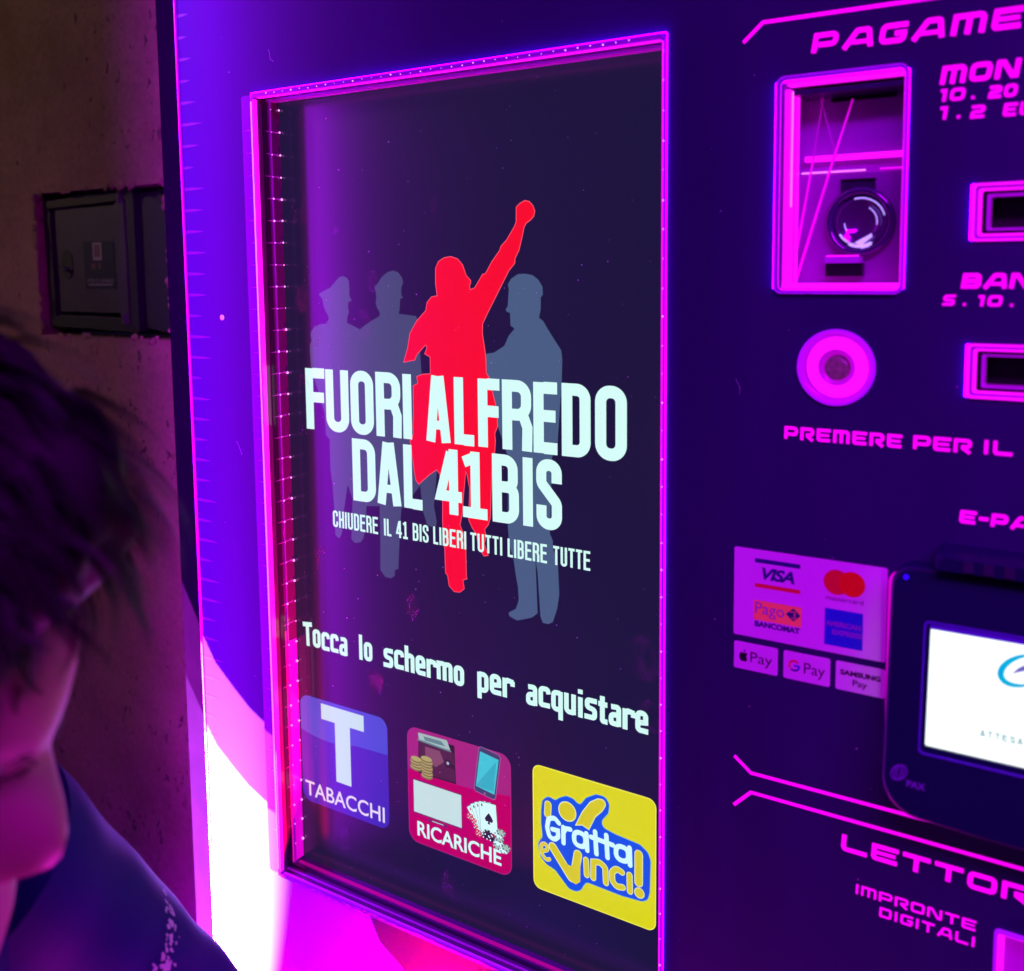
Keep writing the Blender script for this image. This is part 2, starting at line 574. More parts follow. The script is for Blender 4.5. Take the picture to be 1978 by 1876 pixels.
def spooky(ch, w, h, s):
    """lowercase display letters with thick stems: h is the x-height; y grows down from the x-height line"""
    a, b, t, u = s / 2, w - s / 2, s * .36, h - s * .36
    r = (w - s) * .42
    if ch == 'T':
        return [([(-s * .25, -h * .22), (w + s * .1, -h * .30)], 3), ([(w * .5, h), (w * .46, -h * .22)], 0)]
    if ch == 'o':
        return [([(a, t, r), (b, t, r), (b, u, r), (a, u, r)], 1)]
    if ch == 'c':
        return [([(b + s * .2, h * .32), (b, t, r * .6), (a, t, r), (a, u, r * .4), (w, u - s * .05)], 0)]
    if ch == 'a':
        return [([(a, t + s * .1), (b, t, r * .6), (b, h)], 0), ([(b, h * .46), (a, h * .50, r), (a, u, r * .5), (b, u)], 0)]
    if ch == 'l':
        return [([(w / 2, h), (w / 2, -h * .42)], 0)]
    if ch == 's':
        return [([(w, t), (a, t, r * .7), (a, h * .44, r * .7), (b, h * .52, r * .7), (b, u, r * .7), (-s * .1, u)], 0)]
    if ch == 'h':
        return [([(a, h), (a, -h * .42)], 0), ([(a, h * .20), (w * .5, t), (b, t + s * .1, r), (b, h)], 0)]
    if ch == 'e':
        return [([(s * .8, h * .55), (b, h * .50), (b, t, r), (a, t, r), (a, u, r * .8), (w, u)], 0)]
    if ch == 'r':
        return [([(a, h), (a, 0)], 0), ([(a, h * .22), (w * .5, t), (w + s * .1, t + s * .2)], 0), ([(w - s * .1, t), (w - s * .1, h * .36)], 0)]
    if ch == 'm':
        return [([(a, h), (a, 0)], 0), ([(a, t + s * .2), (w * .5, t, r * .4), (w * .5, h)], 0), ([(w * .5, t + s * .2), (b, t, r * .4), (b, h)], 0)]
    if ch == 'p':
        return [([(a, h * 1.38), (a, 0)], 0), ([(s * .5, t), (b, t, r), (b, u, r), (s * .5, u)], 0)]
    if ch == 'q':
        return [([(b, h * 1.42), (b, 0)], 0), ([(w - s * .5, t), (a, t, r), (a, u, r), (w - s * .5, u)], 0)]
    if ch == 'u':
        return [([(a, 0), (a, u, r), (b, u)], 0), ([(b, 0), (b, h)], 0)]
    if ch == 'i':
        return [([(w / 2, h), (w / 2, 0)], 0), ([(w / 2, -h * .16), (w / 2, -h * .38)], 0)]
    if ch == 't':
        return [([(w * .45, -h * .3), (w * .45, u, r * .6), (w * 1.02, u)], 0), ([(0, t), (w, t)], 0)]
    return []


def put_glyph(mb, fn, ch, x, y, w, h, s, dep, mt, slant=0.0, step=0.006):
    k = 0
    for pts, closed in fn(ch, w, h, s):
        thin = 1.0
        if closed == 2:
            closed, thin = 0, .8
        if closed == 3:
            closed, thin = 0, 1.1
        q = fillet(pts, closed=bool(closed))
        q = [(x + p[0] + slant * (h - p[1]), y + p[1]) for p in q]
        mb.strip(q, s * thin, dep - k * step, mt, closed=bool(closed))
        k += 1


def techno_line(mb, text, x0, x1, y0, y1, dep, mt, slant=0.15, s=0.24, gap=.22):
    h = y1 - y0
    ws = [TECHNO_W.get(c, 1.22) for c in text]
    tot = sum(ws) + gap * (len(text) - 1)
    kx = (x1 - x0) / tot
    x = x0
    for c, w in zip(text, ws):
        put_glyph(mb, techno, c, x, y0, w * kx, h, s * h, dep, mt, slant)
        x += (w + gap) * kx


def type_line(mb, text, x0, y0, x1, y1, dep, mt, shear=0.0, bold=0.0, space=1.0):
    """plain sans lettering fitted to a box (top-left x0,y0 to bottom-right x1,y1)"""
    cu = bpy.data.curves.new('type', 'FONT')
    cu.body = text
    cu.shear = shear
    cu.offset = bold
    cu.space_character = space
    cu.resolution_u = 4
    ob = bpy.data.objects.new('type', cu)
    me = bpy.data.meshes.new_from_object(ob)
    xs = [v.co.x for v in me.vertices]
    ys = [v.co.y for v in me.vertices]
    ax, bx, ay, by = min(xs), max(xs), min(ys), max(ys)
    i = len(mb.v)
    for v in me.vertices:
        mb.v.append(tuple(W(x0 + (v.co.x - ax) / (bx - ax) * (x1 - x0), y1 + (v.co.y - ay) / (by - ay) * (y0 - y1), dep)))
    k = mb.mid(mt)
    for p in me.polygons:
        mb.f.append(tuple(i + q for q in p.vertices))
        mb.mi.append(k)
        mb.smooth.append(False)
    bpy.data.objects.remove(ob)
    bpy.data.curves.remove(cu)
    bpy.data.meshes.remove(me)


RED_FIGURE = [(-474.8,-53.8),(-470.6,-57.1),(-465.9,-59.1),(-461.3,-58.1),(-457.8,-54.6),(-455.6,-49.6),(-456.8,-45.2),(-460.3,-41.9),(-464.4,-39.6),(-466.8,-36.2),(-468.6,-28.9),(-472.3,-16.1),(-476.5,-9.2),(-476.9,-4.7),(-483.2,1.8),(-490.6,13.8),(-498.1,26.0),(-505.7,38.4),(-512.1,49.3),(-512.5,58.1),(-510.6,69.5),(-509.1,79.8),(-508.8,94.3),(-506.0,97.8),(-497.0,130.4),(-497.5,138.5),(-497.1,142.4),(-500.4,149.4),(-499.7,156.0),(-500.6,165.4),(-504.1,184.6),(-505.6,211.9),(-506.4,228.3),(-508.9,235.5),(-513.0,240.1),(-511.5,246.8),(-513.7,254.0),(-509.4,264.4),(-514.3,265.8),(-519.9,259.0),(-522.1,246.9),(-527.0,240.6),(-531.0,233.5),(-529.3,203.6),(-531.8,191.5),(-533.4,187.6),(-536.3,209.9),(-538.4,229.6),(-541.1,239.7),(-537.0,247.5),(-534.8,259.8),(-534.5,289.1),(-533.7,290.7),(-538.7,292.6),(-537.2,300.8),(-542.4,305.2),(-549.1,305.7),(-555.0,301.0),(-556.5,291.2),(-559.1,288.8),(-559.4,266.1),(-560.9,255.0),(-561.4,238.1),(-561.0,221.2),(-563.8,193.5),(-567.2,189.6),(-575.1,194.6),(-589.4,206.0),(-592.8,202.1),(-594.3,193.7),(-597.3,172.7),(-598.9,164.3),(-594.3,156.9),(-595.0,149.9),(-593.8,137.1),(-593.8,124.2),(-593.5,110.4),(-587.9,107.9),(-589.1,101.4),(-582.2,98.9),(-572.7,97.9),(-572.6,82.2),(-579.0,79.2),(-576.2,73.7),(-577.4,70.5),(-582.3,75.0),(-588.6,80.7),(-590.7,85.6),(-604.7,88.4),(-599.4,74.5),(-596.3,60.3),(-587.7,48.2),(-576.7,38.3),(-575.1,30.8),(-569.7,25.4),(-563.0,24.3),(-564.7,12.7),(-564.4,-1.0),(-561.0,-7.3),(-554.3,-10.8),(-546.5,-11.8),(-538.9,-9.6),(-533.2,-3.8),(-529.6,5.5),(-524.6,10.2),(-524.7,12.8),(-526.0,14.8),(-525.4,18.5),(-520.3,16.9),(-511.4,4.6),(-508.3,4.1),(-501.3,-6.5),(-492.6,-16.5),(-491.4,-20.0),(-485.3,-25.3),(-476.8,-37.1),(-475.0,-41.0)]
GREY_RIGHT = [(-484.6,13.8),(-480.9,8.8),(-473.7,4.8),(-466.6,4.4),(-458.4,5.9),(-452.7,9.9),(-448.7,15.8),(-448.2,22.7),(-450.5,25.2),(-450.6,35.6),(-452.4,43.1),(-448.4,45.5),(-443.8,52.4),(-438.1,60.2),(-430.2,70.8),(-429.2,78.7),(-429.9,96.6),(-434.9,158.3),(-440.1,165.2),(-442.9,234.7),(-439.9,240.9),(-440.0,247.5),(-434.9,261.3),(-433.6,288.8),(-435.9,302.5),(-440.5,315.4),(-445.1,318.3),(-451.1,318.0),(-453.4,312.4),(-454.7,292.4),(-456.0,272.5),(-458.2,260.8),(-456.4,310.2),(-462.6,315.4),(-478.2,321.0),(-486.9,318.5),(-487.6,315.2),(-479.7,310.3),(-476.4,301.6),(-477.1,289.4),(-479.3,278.9),(-481.5,264.3),(-486.0,250.1),(-487.4,234.0),(-486.5,169.5),(-512.9,100.8),(-512.6,77.3),(-500.1,75.3),(-489.0,68.8),(-484.0,59.4),(-477.9,53.2),(-479.1,52.2),(-482.1,50.7),(-482.5,39.1),(-486.1,38.1),(-487.3,36.1),(-484.9,33.5),(-484.2,25.9),(-483.4,17.9)]
GREY_LEFT = [(-726.4,98.3),(-727.4,80.6),(-726.6,73.9),(-724.2,71.3),(-725.7,66.3),(-724.9,62.1),(-719.6,56.5),(-711.6,53.9),(-703.7,53.3),(-700.2,49.1),(-700.1,45.8),(-704.3,40.1),(-706.4,35.2),(-707.8,28.6),(-712.1,24.5),(-711.4,22.8),(-704.6,19.9),(-696.8,17.0),(-690.0,11.3),(-684.4,6.5),(-680.0,5.5),(-674.6,6.9),(-671.6,10.5),(-671.3,17.8),(-671.5,25.1),(-668.5,29.5),(-673.4,31.6),(-673.6,36.4),(-672.7,41.3),(-675.0,46.2),(-675.7,51.9),(-668.8,54.2),(-658.8,58.0),(-661.2,159.3),(-674.3,231.7),(-680.6,215.9),(-687.6,248.3),(-690.3,268.3),(-694.5,274.2),(-699.4,271.1),(-699.6,249.8),(-701.4,219.7),(-703.7,201.8),(-703.5,171.7),(-708.3,167.5),(-709.5,145.1)]
GREY_MIDDLE = [(-658.8,58.0),(-654.0,54.7),(-643.3,48.9),(-633.8,44.7),(-632.7,41.5),(-636.6,36.0),(-638.0,31.2),(-636.9,27.3),(-637.2,21.7),(-639.1,16.2),(-634.9,13.0),(-629.6,6.7),(-622.3,2.0),(-615.2,0.5),(-609.2,2.1),(-604.9,6.8),(-603.0,11.5),(-605.6,16.9),(-605.8,23.9),(-603.4,26.3),(-607.4,27.8),(-608.2,37.2),(-609.3,41.9),(-588.6,43.6),(-586.7,47.0),(-580.6,136.2),(-574.3,163.7),(-567.2,191.0),(-571.5,225.3),(-568.3,240.4),(-570.2,246.3),(-579.8,245.5),(-584.7,232.6),(-587.6,207.3),(-611.5,233.0),(-613.9,253.6),(-616.9,294.3),(-621.5,295.7),(-621.7,301.6),(-626.4,305.1),(-633.9,305.1),(-640.2,298.6),(-639.4,271.8),(-639.2,233.4),(-656.2,235.5),(-657.7,253.5),(-661.1,268.9),(-665.1,273.9),(-672.9,275.8),(-677.7,272.7),(-675.8,246.8),(-674.1,225.6),(-666.0,186.2),(-661.2,159.3)]
LOGO_BLOB = [(-453.9,495.6),(-452.3,486.5),(-446.4,481.0),(-439.0,483.6),(-434.8,479.5),(-427.5,475.5),(-420.3,476.3),(-413.7,481.0),(-407.1,471.5),(-397.1,465.4),(-388.2,465.1),(-384.2,470.5),(-385.2,479.1),(-396.1,493.5),(-377.4,497.0),(-354.3,499.0),(-346.8,503.8),(-344.4,510.3),(-345.2,539.8),(-347.1,546.9),(-352.3,550.1),(-371.6,551.7),(-407.4,550.8),(-410.5,555.7),(-413.0,560.4),(-417.7,563.4),(-424.9,563.5),(-439.5,550.1),(-449.1,547.4),(-455.4,541.7),(-457.5,529.7),(-452.6,522.3),(-454.1,509.2)]

# ------------------------------------------------------------------ pavement and wall
g = MB()
M_PAVE = add_noise(mat('pavement', (0.08, 0.075, 0.07), 0.8), 14, (0.05, 0.045, 0.04), (0.10, 0.09, 0.085), bump=0.5, bscale=60, dist=0.004)
g.face([(-9, -9, 0), (9, -9, 0), (9, 0.09, 0), (-9, 0.09, 0)], M_PAVE)
g.build('pavement', kind='structure')

M_STUCCO = mat('stucco', (0.30, 0.20, 0.14), 0.9, spec=0.2)
n, l, b = nodes(M_STUCCO)
tc = n.new('ShaderNodeTexCoord')


def noise(scale, detail, rough=0.5, vec=None):
    t = n.new('ShaderNodeTexNoise')
    t.inputs['Scale'].default_value = scale
    t.inputs['Detail'].default_value = detail
    t.inputs['Roughness'].default_value = rough
    l.new(vec or tc.outputs['Object'], t.inputs['Vector'])
    return t.outputs['Fac']


def math_(op, a, b_=None, clamp=False):
    t = n.new('ShaderNodeMath')
    t.operation = op
    t.use_clamp = clamp
    for i_, q in enumerate((a, b_)):
        if q is None:
            continue
        if isinstance(q, (int, float)):
            t.inputs[i_].default_value = q
        else:
            l.new(q, t.inputs[i_])
    return t.outputs[0]


def ramp(fac, p0, c0, p1, c1):
    t = n.new('ShaderNodeValToRGB')
    t.color_ramp.elements[0].position = p0
    t.color_ramp.elements[1].position = p1
    t.color_ramp.elements[0].color = (*c0, 1)
    t.color_ramp.elements[1].color = (*c1, 1)
    l.new(fac, t.inputs[0])
    return t.outputs[0]


base_c = ramp(noise(5.0, 8), 0.30, (0.185, 0.115, 0.075), 0.72, (0.36, 0.235, 0.155))
fine = ramp(noise(160.0, 3), 0.3, (0.86, 0.86, 0.86), 0.7, (1.06, 1.06, 1.06))
# pits in the render: sparse dark holes gathered in patches
mp = n.new('ShaderNodeMapping')
mp.inputs['Scale'].default_value = (1.0, 1.0, 0.62)
l.new(tc.outputs['Object'], mp.inputs['Vector'])
vor = n.new('ShaderNodeTexNoise')
vor.inputs['Scale'].default_value = 105.0
vor.inputs['Detail'].default_value = 2.0
vor.inputs['Distortion'].default_value = 0.7
l.new(mp.outputs[0], vor.inputs['Vector'])
patch = noise(5.5, 3)
thr = math_('MULTIPLY', math_('SUBTRACT', 0.66, patch), 0.42)
pit = math_('MULTIPLY', math_('SUBTRACT', math_('SUBTRACT', 0.405, thr), vor.outputs['Fac']), 22.0, True)
mx = n.new('ShaderNodeMixRGB')
mx.blend_type = 'MULTIPLY'
mx.inputs[0].default_value = 1.0
l.new(base_c, mx.inputs[1])
l.new(fine, mx.inputs[2])
mx2 = n.new('ShaderNodeMixRGB')
l.new(pit, mx2.inputs[0])
l.new(mx.outputs[0], mx2.inputs[1])
mx2.inputs[2].default_value = (0.085, 0.055, 0.045, 1)
l.new(mx2.outputs[0], b.inputs['Base Color'])
hgt = math_('ADD', math_('MULTIPLY', noise(60.0, 6, 0.65), 0.6), math_('MULTIPLY', pit, -0.9))
hgt = math_('ADD', hgt, math_('MULTIPLY', noise(9.0, 3), 2.2))
bp = n.new('ShaderNodeBump')
bp.inputs['Strength'].default_value = 0.9
bp.inputs['Distance'].default_value = 0.004
l.new(hgt, bp.inputs['Height'])
l.new(bp.outputs[0], b.inputs['Normal'])

wall = MB()
BX0, BY0, BX1, BY1 = -1288.0, -108.0, -1014.0, 84.0
ruled_sheet(wall, [-5000, 2500], [-1600, 1550], [(BX0, BY0, BX1, BY1)], 90, M_STUCCO)
# broken plaster edge of the niche: ragged reveal, lower right corner torn down
for x0, y0, x1, y1 in ((BX0, BY0, BX1, BY0), (BX1, BY0, BX1, BY1), (BX1, BY1, BX0, BY1), (BX0, BY1, BX0, BY0)):
    wall.face([W(x0, y0, 90), W(x1, y1, 90), W(x1, y1, 150), W(x0, y0, 150)], M_STUCCO)
random.seed(5)
for k in range(70):      # crumbled plaster lumps round the niche
    s_ = random.choice('TBLR')
    q = random.random()
    x = BX0 + q * (BX1 - BX0) if s_ in 'TB' else (BX0 if s_ == 'L' else BX1)
    y = BY0 + q * (BY1 - BY0) if s_ in 'LR' else (BY0 if s_ == 'T' else BY1)
    r = random.uniform(2, 6)
    c = W(x + random.uniform(-3, 3), y + random.uniform(-3, 3), 90)
    rows = []
    for a in range(5):
        th = PI * a / 4
        rows.append([c + Vector((r * .001 * random.uniform(.7, 1.4) * math.sin(th) * math.cos(p), -r * .00035 * math.sin(th) * abs(math.sin(p * .5)),
                                 r * .001 * random.uniform(.7, 1.3) * math.cos(th))) for p in [2 * PI * j / 7 for j in range(7)]])
    wall.grid(rows, M_STUCCO, closed=True)
wall.build('stucco_wall', kind='structure')

# ------------------------------------------------------------------ meter box in the wall
M_BOX = add_noise(mat('grey_box_metal', (0.10, 0.10, 0.11), 0.45), 30, (0.036, 0.034, 0.042), (0.060, 0.052, 0.064), rough=(.4, .6))
M_BOXD = mat('box_dark', (0.009, 0.009, 0.016), 0.6)
box = empty('meter_box', W(-1170, 75, 120), 'dark grey meter box set in a crumbling niche of the stucco wall', 'meter box')
q = MB()
q.pbox(BX0 + 2, BY0 + 2, BX1 - 2, BY1 - 2, 140, 150, M_BOXD)
q.build('back_plate', box)
q = MB()
q.prism([(-1284, -98), (-1092, -106), (-1092, 76), (-1280, 72)], 101, 139, M_BOXD,
        holes=[[(-1271, -88), (-1107, -93), (-1107, 60), (-1268, 58)]])
q.build('frame', box, bevel=0.0015)
q = MB()
q.prism(rrect(-1270, -87, -1128, 52, 6), 106, 118, M_BOX)
q.build('door', box, bevel=0.0015)
q = MB()
q.prism([(-1127, -90), (-1110, -91), (-1108, 66), (-1125, 64)], 99, 118, M_BOX)
q.build('hinge_bar', box, bevel=0.002)
for yy in (-97, 58):
    q = MB()
    q.tube([W(-1117, yy - 6, 101), W(-1117, yy + 8, 101)], 0.005, M_BOX)
    q.build('hinge', box)
q = MB()
q.prism([(-1270, 56), (-1132, 58), (-1132, 66), (-1270, 64)], 104, 110, M_BOX)
q.build('lower_rail', box, bevel=0.001)
q = MB()
q.prism([(-1089, -100), (-1020, -102), (-1016, 80), (-1088, 70)], 108, 139, M_BOXD)
q.build('side_cover', box, bevel=0.002)
q = MB()
q.prism(circle(-1243, -12, 13, 32, 20), 105, 106.5, M_BOXD)
lock = q.build('lock_recess', box)
q = MB()
q.tube([W(-1241, -6, 105), W(-1241, -6, 99)], 0.0035, M_SILVER, 12)
q.build('lock_pin', lock)
stk = MB()
stk.prism([(-1206, -42), (-1142, -41.5), (-1140, 21), (-1205, 21)], 105.2, 105.8, mat('box_sticker', (0.003, 0.004, 0.03), 0.5))
M_PALE = mat('sticker_pale', (0.30, 0.25, 0.28), 0.6)
M_PAL2 = mat('sticker_dim', (0.10, 0.11, 0.16), 0.6)
stk.poly(rrect(-1186, -40, -1167, -17), 105.1, M_PALE, holes=[rrect(-1183, -37.5, -1170, -21)])
stk.rect(-1183, -37.5, -1170, -21, 105.1, mat('sticker_brown', (0.13, 0.08, 0.09), 0.6))
stk.rect(-1190, -13, -1181, -5.5, 105.1, mat('sticker_red', (0.14, 0.03, 0.06), 0.6))
stk.rect(-1175, -13, -1170, -5.5, 105.1, mat('sticker_red', (0.14, 0.03, 0.06), 0.6))
type_line(stk, 'LISTEN TO OUR MUSIC', -1201, 7.5, -1144, 12.5, 105.1, M_PALE, bold=0.01)
stk.rect(-1198, 14.2, -1147, 16, 105.1, M_PALE)
stk.build('sticker', box, label='small dark printed sticker in the middle of the door')

# ------------------------------------------------------------------ the vending machine
vm = empty('vending_machine', W(-400, 1550, 40),
           'vending machine with dark violet front, magenta LED frames and tall touch screen', 'vending machine')
SX0, SX1, SY0, SY1 = -760.0, -320.5, -171.5, 641.5          # opening of the big screen
NX0, NX1, NY0, NY1 = -229.5, -145.8, -130.3, 17.4           # coin niche
HOLES = [(SX0, SY0, SX1, SY1), (NX0 + 1, NY0 + 1, NX1 - 1, NY1 - 1),
         (-101.5, -50.5, 20, -15.5), (-101.0, 53.5, 20, 88.0), (-71, 454.5, 10, 545), (-205, 55, -170, 90)]
q = MB()
ruled_sheet(q, [-872.5, 255], [-900, 1500], HOLES, 0, M_PANEL)
q.build('front_panel', vm)
q = MB()
q.pbox(-905.5, -930, -874, 1520, 0.5, 4, M_TRIM)
q.pbox(-905.5, -930, -902, 1520, 4, 89, M_TRIM)
q.build('side_trim', vm)
q = MB()
q.pbox(-902, -930, 290, -900.5, 4, 89, M_TRIM)
q.pbox(255.5, -900, 290, 1520, 0.5, 89, M_TRIM)
q.pbox(-902, 1500.5, 255, 1520, 4, 89, M_TRIM)
q.build('cabinet', vm)
# thin lit edge at the left of the front
q = MB()
q.pbox(-874, -900, -872.5, 1500, -2.2, 2, M_LIPV)
q.build('edge_light', vm)

# --- frame of the screen: proud lit lip, glossy reveal, LED rows
q = MB()
q.prism(rrect(SX0 - 19, SY0 - 3, SX0 - 4.2, SY1 + 3, 3), -1.6, 0.5, mat('side_strip', (0.030, 0.008, 0.13), 0.25, spec=0.2))
q.build('side_strip', vm)
q = MB()
out, inn = rrect(SX0 - 2.4, SY0 - 4, SX1 + 2.2, SY1 + 3.4, 6), rrect(SX0, SY0, SX1, SY1, 3)
q.prism(out, -5, 0.5, M_LIPSOFT, holes=[inn])
lip = q.build('screen_lip', vm)
q = MB()
q.pbox(SX0 - 1.9, SY0 + 4, SX0 - .9, SY1 - 6, -5.8, -5.1, M_LIPHOT)
q.pbox(SX0 + 0.2, SY0 + 2, SX0 + 1.2, SY1 - 2, -4.9, 0.2, M_LIP)
q.build('lit_bead', vm, label='bright pink bead of light along the left edge')
q = MB()
q.pbox(SX0 + 4, SY0 + 0.3, SX1 - 2, SY0 + 1.2, -2.5, 1.5, M_LIP)
q.pbox(SX0 + 1, SY0 - 3.6, SX1 + 1, SY0 - 2.9, -5.6, -5.1, M_LIPV)
q.pbox(SX0 + 4, SY1 - 1.6, SX1 - 2, SY1 + 1.0, -3.2, -1, M_LIPV)
q.pbox(SX1 + .2, SY0 + 2, SX1 + 1.5, SY1 - 2, -5.6, -5.1, M_LIP)
q.build('lit_bead', vm)
q = MB()
for x0, y0, x1, y1 in ((SX0 + .2, SY0, SX0 + .2, SY1), (SX0, SY1 - .2, SX1, SY1 - .2), (SX1 - .2, SY1, SX1 - .2, SY0), (SX1, SY0 + .2, SX0, SY0 + .2)):
    q.face([W(x0, y0, 0), W(x1, y1, 0), W(x1, y1, 31), W(x0, y0, 31)], M_REVEAL)
q.build('reveal', vm)
# stepped beads inside the reveal
q = MB()
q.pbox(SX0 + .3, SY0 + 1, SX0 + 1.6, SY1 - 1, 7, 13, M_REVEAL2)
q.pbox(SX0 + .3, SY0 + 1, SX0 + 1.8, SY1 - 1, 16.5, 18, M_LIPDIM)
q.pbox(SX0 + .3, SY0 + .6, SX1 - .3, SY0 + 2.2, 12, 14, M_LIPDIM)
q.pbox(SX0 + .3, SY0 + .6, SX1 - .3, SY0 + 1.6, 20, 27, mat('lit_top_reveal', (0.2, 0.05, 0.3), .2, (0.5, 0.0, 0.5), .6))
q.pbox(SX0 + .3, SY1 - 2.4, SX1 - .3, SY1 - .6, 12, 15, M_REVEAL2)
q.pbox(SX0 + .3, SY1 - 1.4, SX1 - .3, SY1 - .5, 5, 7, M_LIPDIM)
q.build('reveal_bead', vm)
q = MB()  # crimson light on the lower reveal, put in as emissive slabs
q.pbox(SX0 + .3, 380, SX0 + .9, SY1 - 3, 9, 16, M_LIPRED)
q.pbox(SX0 + .3, 392, SX0 + 1.0, SY1 - 3, 18.5, 30, mat('magenta_reveal_glow', (0.3, 0.03, 0.3), 0.25, (0.80, 0.0, 0.62), 0.9))
q.pbox(SX0 + 2, SY1 - 1.2, SX1 - 10, SY1 - .4, 20, 24, mat('crimson_reveal_glow', (0.2, 0.02, 0.1), 0.25, (0.36, 0.0, 0.22), .8))
q.build('lit_bead', vm, label='painted crimson glow on the lower stretch of the screen reveal')


def led_row(name_pts, r0):
    mb = MB()
    for p in name_pts:
        p = p + Vector((0, 0, random.uniform(-.0006, .0006)))
        r = r0 * random.choice((.45, .6, .8, .9, 1.1))
        rows = []
        for a in range(5):
            th = PI * a / 4
            rows.append([p + Vector((math.sin(th) * math.cos(2 * PI * k / 6), math.sin(th) * math.sin(2 * PI * k / 6), math.cos(th))) * r for k in range(6)])
        mb.grid(rows, M_LED, closed=True)
    return mb.build('led_row', vm, kind='stuff')


q = MB()  # light streaks from the edge LEDs, painted as emissive slivers
M_GUIDE = mat('led_streak', (0.02, 0.01, 0.09), .4, (0.15, 0.0, 0.8), .7)  # painted LED light streak, not a light guide
M_STREAKO = mat('led_streak_outer', (0.022, 0.01, 0.085), .4, (0.06, 0.0, 0.3), .5)
M_STREAKD = mat('led_streak_dim', (0.3, 0.05, 0.4), .3, (0.40, 0.0, 0.62), .6)
random.seed(2)
for k in range(105):
    y = -890 + 22.3 * k
    l_ = random.uniform(14, 34)
    for hh, dd, mm, ll in ((1.9, -.10, M_STREAKO, 1.0), (.9, -.13, M_GUIDE, .72)):
        L_ = l_ * ll
        q.poly([(-872.4, y - hh), (-872.4 + L_ * .5, y - hh * .7), (-872.4 + L_, y), (-872.4 + L_ * .5, y + hh * .7), (-872.4, y + hh)], dd, mm)
q.build('led_streaks', vm, kind='stuff')
q = MB()  # the same painted light streaks beside the screen frame
for k in range(34):
    y = SY0 + 31.3 + 22.3 * k
    l_ = random.uniform(9, 15)
    if y > SY0 + 5 and y < SY1 - 5:
        q.poly([(SX0 - 4.4, y - .6), (SX0 - 4.4 - l_, y), (SX0 - 4.4, y + .6)], -1.75, M_GUIDE)
    x = SX0 + .45
    q.face([W(x, y - .5, 27), W(x, y - .5, 18.5), W(x, y + .5, 18.5), W(x, y + .5, 27)], M_STREAKD)
    q.face([W(x + 1.2, y - .5, 16), W(x + 1.2, y, 9 - random.random() * 4), W(x + 1.2, y + .5, 16)], M_STREAKD)
q.build('led_streaks', vm, kind='stuff')
ys_ = [SY0 + 9 + 22.3 * k for k in range(36)]
led_row([W(SX0 + 2.4, y, 17.2) for y in ys_], 0.0009)
led_row([W(SX0 + 1.9, y, 29.0) for y in ys_], 0.0011)
led_row([W(SX1 + 1.5, SY0 + 9 + 22.3 * k, -5.6) for k in range(36)], 0.0006)
led_row([W(SX0 + 20 + 11.2 * k, SY0 - 1.6, -5.6) for k in range(36)], 0.0006)

def glow(x0, y0, x1, y1, par, d0=-4.2, d1=-1.0):  # thin emitters added round a lit frame to throw its halo on the panel
    mb = MB()
    mb.pbox(x0, y0 - .5, x1, y0, d0, d1, M_GLOW)
    mb.pbox(x0 - .5, y0, x0, y1, d0, d1, M_GLOW)
    mb.pbox(x0, y1, x1, y1 + .5, d0 + 1.5, d1, M_GLOWR)
    mb.pbox(x1, y0, x1 + .5, y1, d0 + 1.2, d1, M_GLOWR)
    mb.build('halo_emitter', par)


glow(SX0 - 2.6, SY0 - 4.2, SX1 + 2.4, SY1 + 3.6, vm)

# --- the touch screen and everything it shows
D0 = 31.0
q = MB()
q.rect(SX0, SY0, SX1, SY1, D0, M_SCR)
scr = q.build('touch_screen', vm, label='tall portrait touch screen')


def shape(name, pts, mt, dep, edge=None, ew=0.9, label=None):
    mb = MB()
    mb.poly(pts, dep, mt)
    if edge:
        mb.strip(pts, ew, dep - 0.02, edge, closed=True)
    return mb.build(name, scr, label=label)


shape('standing_figure', GREY_LEFT, M_GREY, 30.90, label='slate silhouette in a peaked cap, the left one')
shape('standing_figure', GREY_MIDDLE, M_GREY, 30.86, label='slate silhouette in a cap behind the raised fist figure')
shape('standing_figure', GREY_RIGHT, M_GREYR, 30.82, label='slate silhouette in a beret facing left')
shape('marching_figure', RED_FIGURE, M_RED, 30.74, M_REDE, 0.7, label='red silhouette with raised fist')

HEAD1 = [('F', -734.6, -708), ('U', -706.8, -676), ('O', -673.5, -643.6), ('R', -640.6, -609.6), ('I', -607, -595.7),
         ('A', -578.4, -550.6), ('L', -545.6, -523.2), ('F', -518.6, -494.6), ('R', -492, -461.2), ('E', -458.9, -434.5),
         ('D', -430, -401.6), ('O', -397.2, -367.2)]
HEAD2 = [('D', -673.2, -643.2), ('A', -641, -611.5), ('L', -607.6, -585), ('4', -568, -538.2), ('1', -537.2, -509.5),
         ('B', -503.8, -475), ('I', -470.4, -460.5), ('S', -456.5, -430.3)]
q = MB()
for c, x0, x1 in HEAD1:
    put_glyph(q, condensed, c, x0, 99.6, x1 - x0, 63.2, 10.6, 30.60, M_WHITE2)
for c, x0, x1 in HEAD2:
    put_glyph(q, condensed, c, x0, 168.3, x1 - x0, 62.6, 10.4, 30.60, M_WHITE2)
q.build('headline', scr, label='bold white headline in two lines')
WC = {'I': 2.6, 'L': 6.2, 'T': 7.0, '1': 6.0}
q = MB()
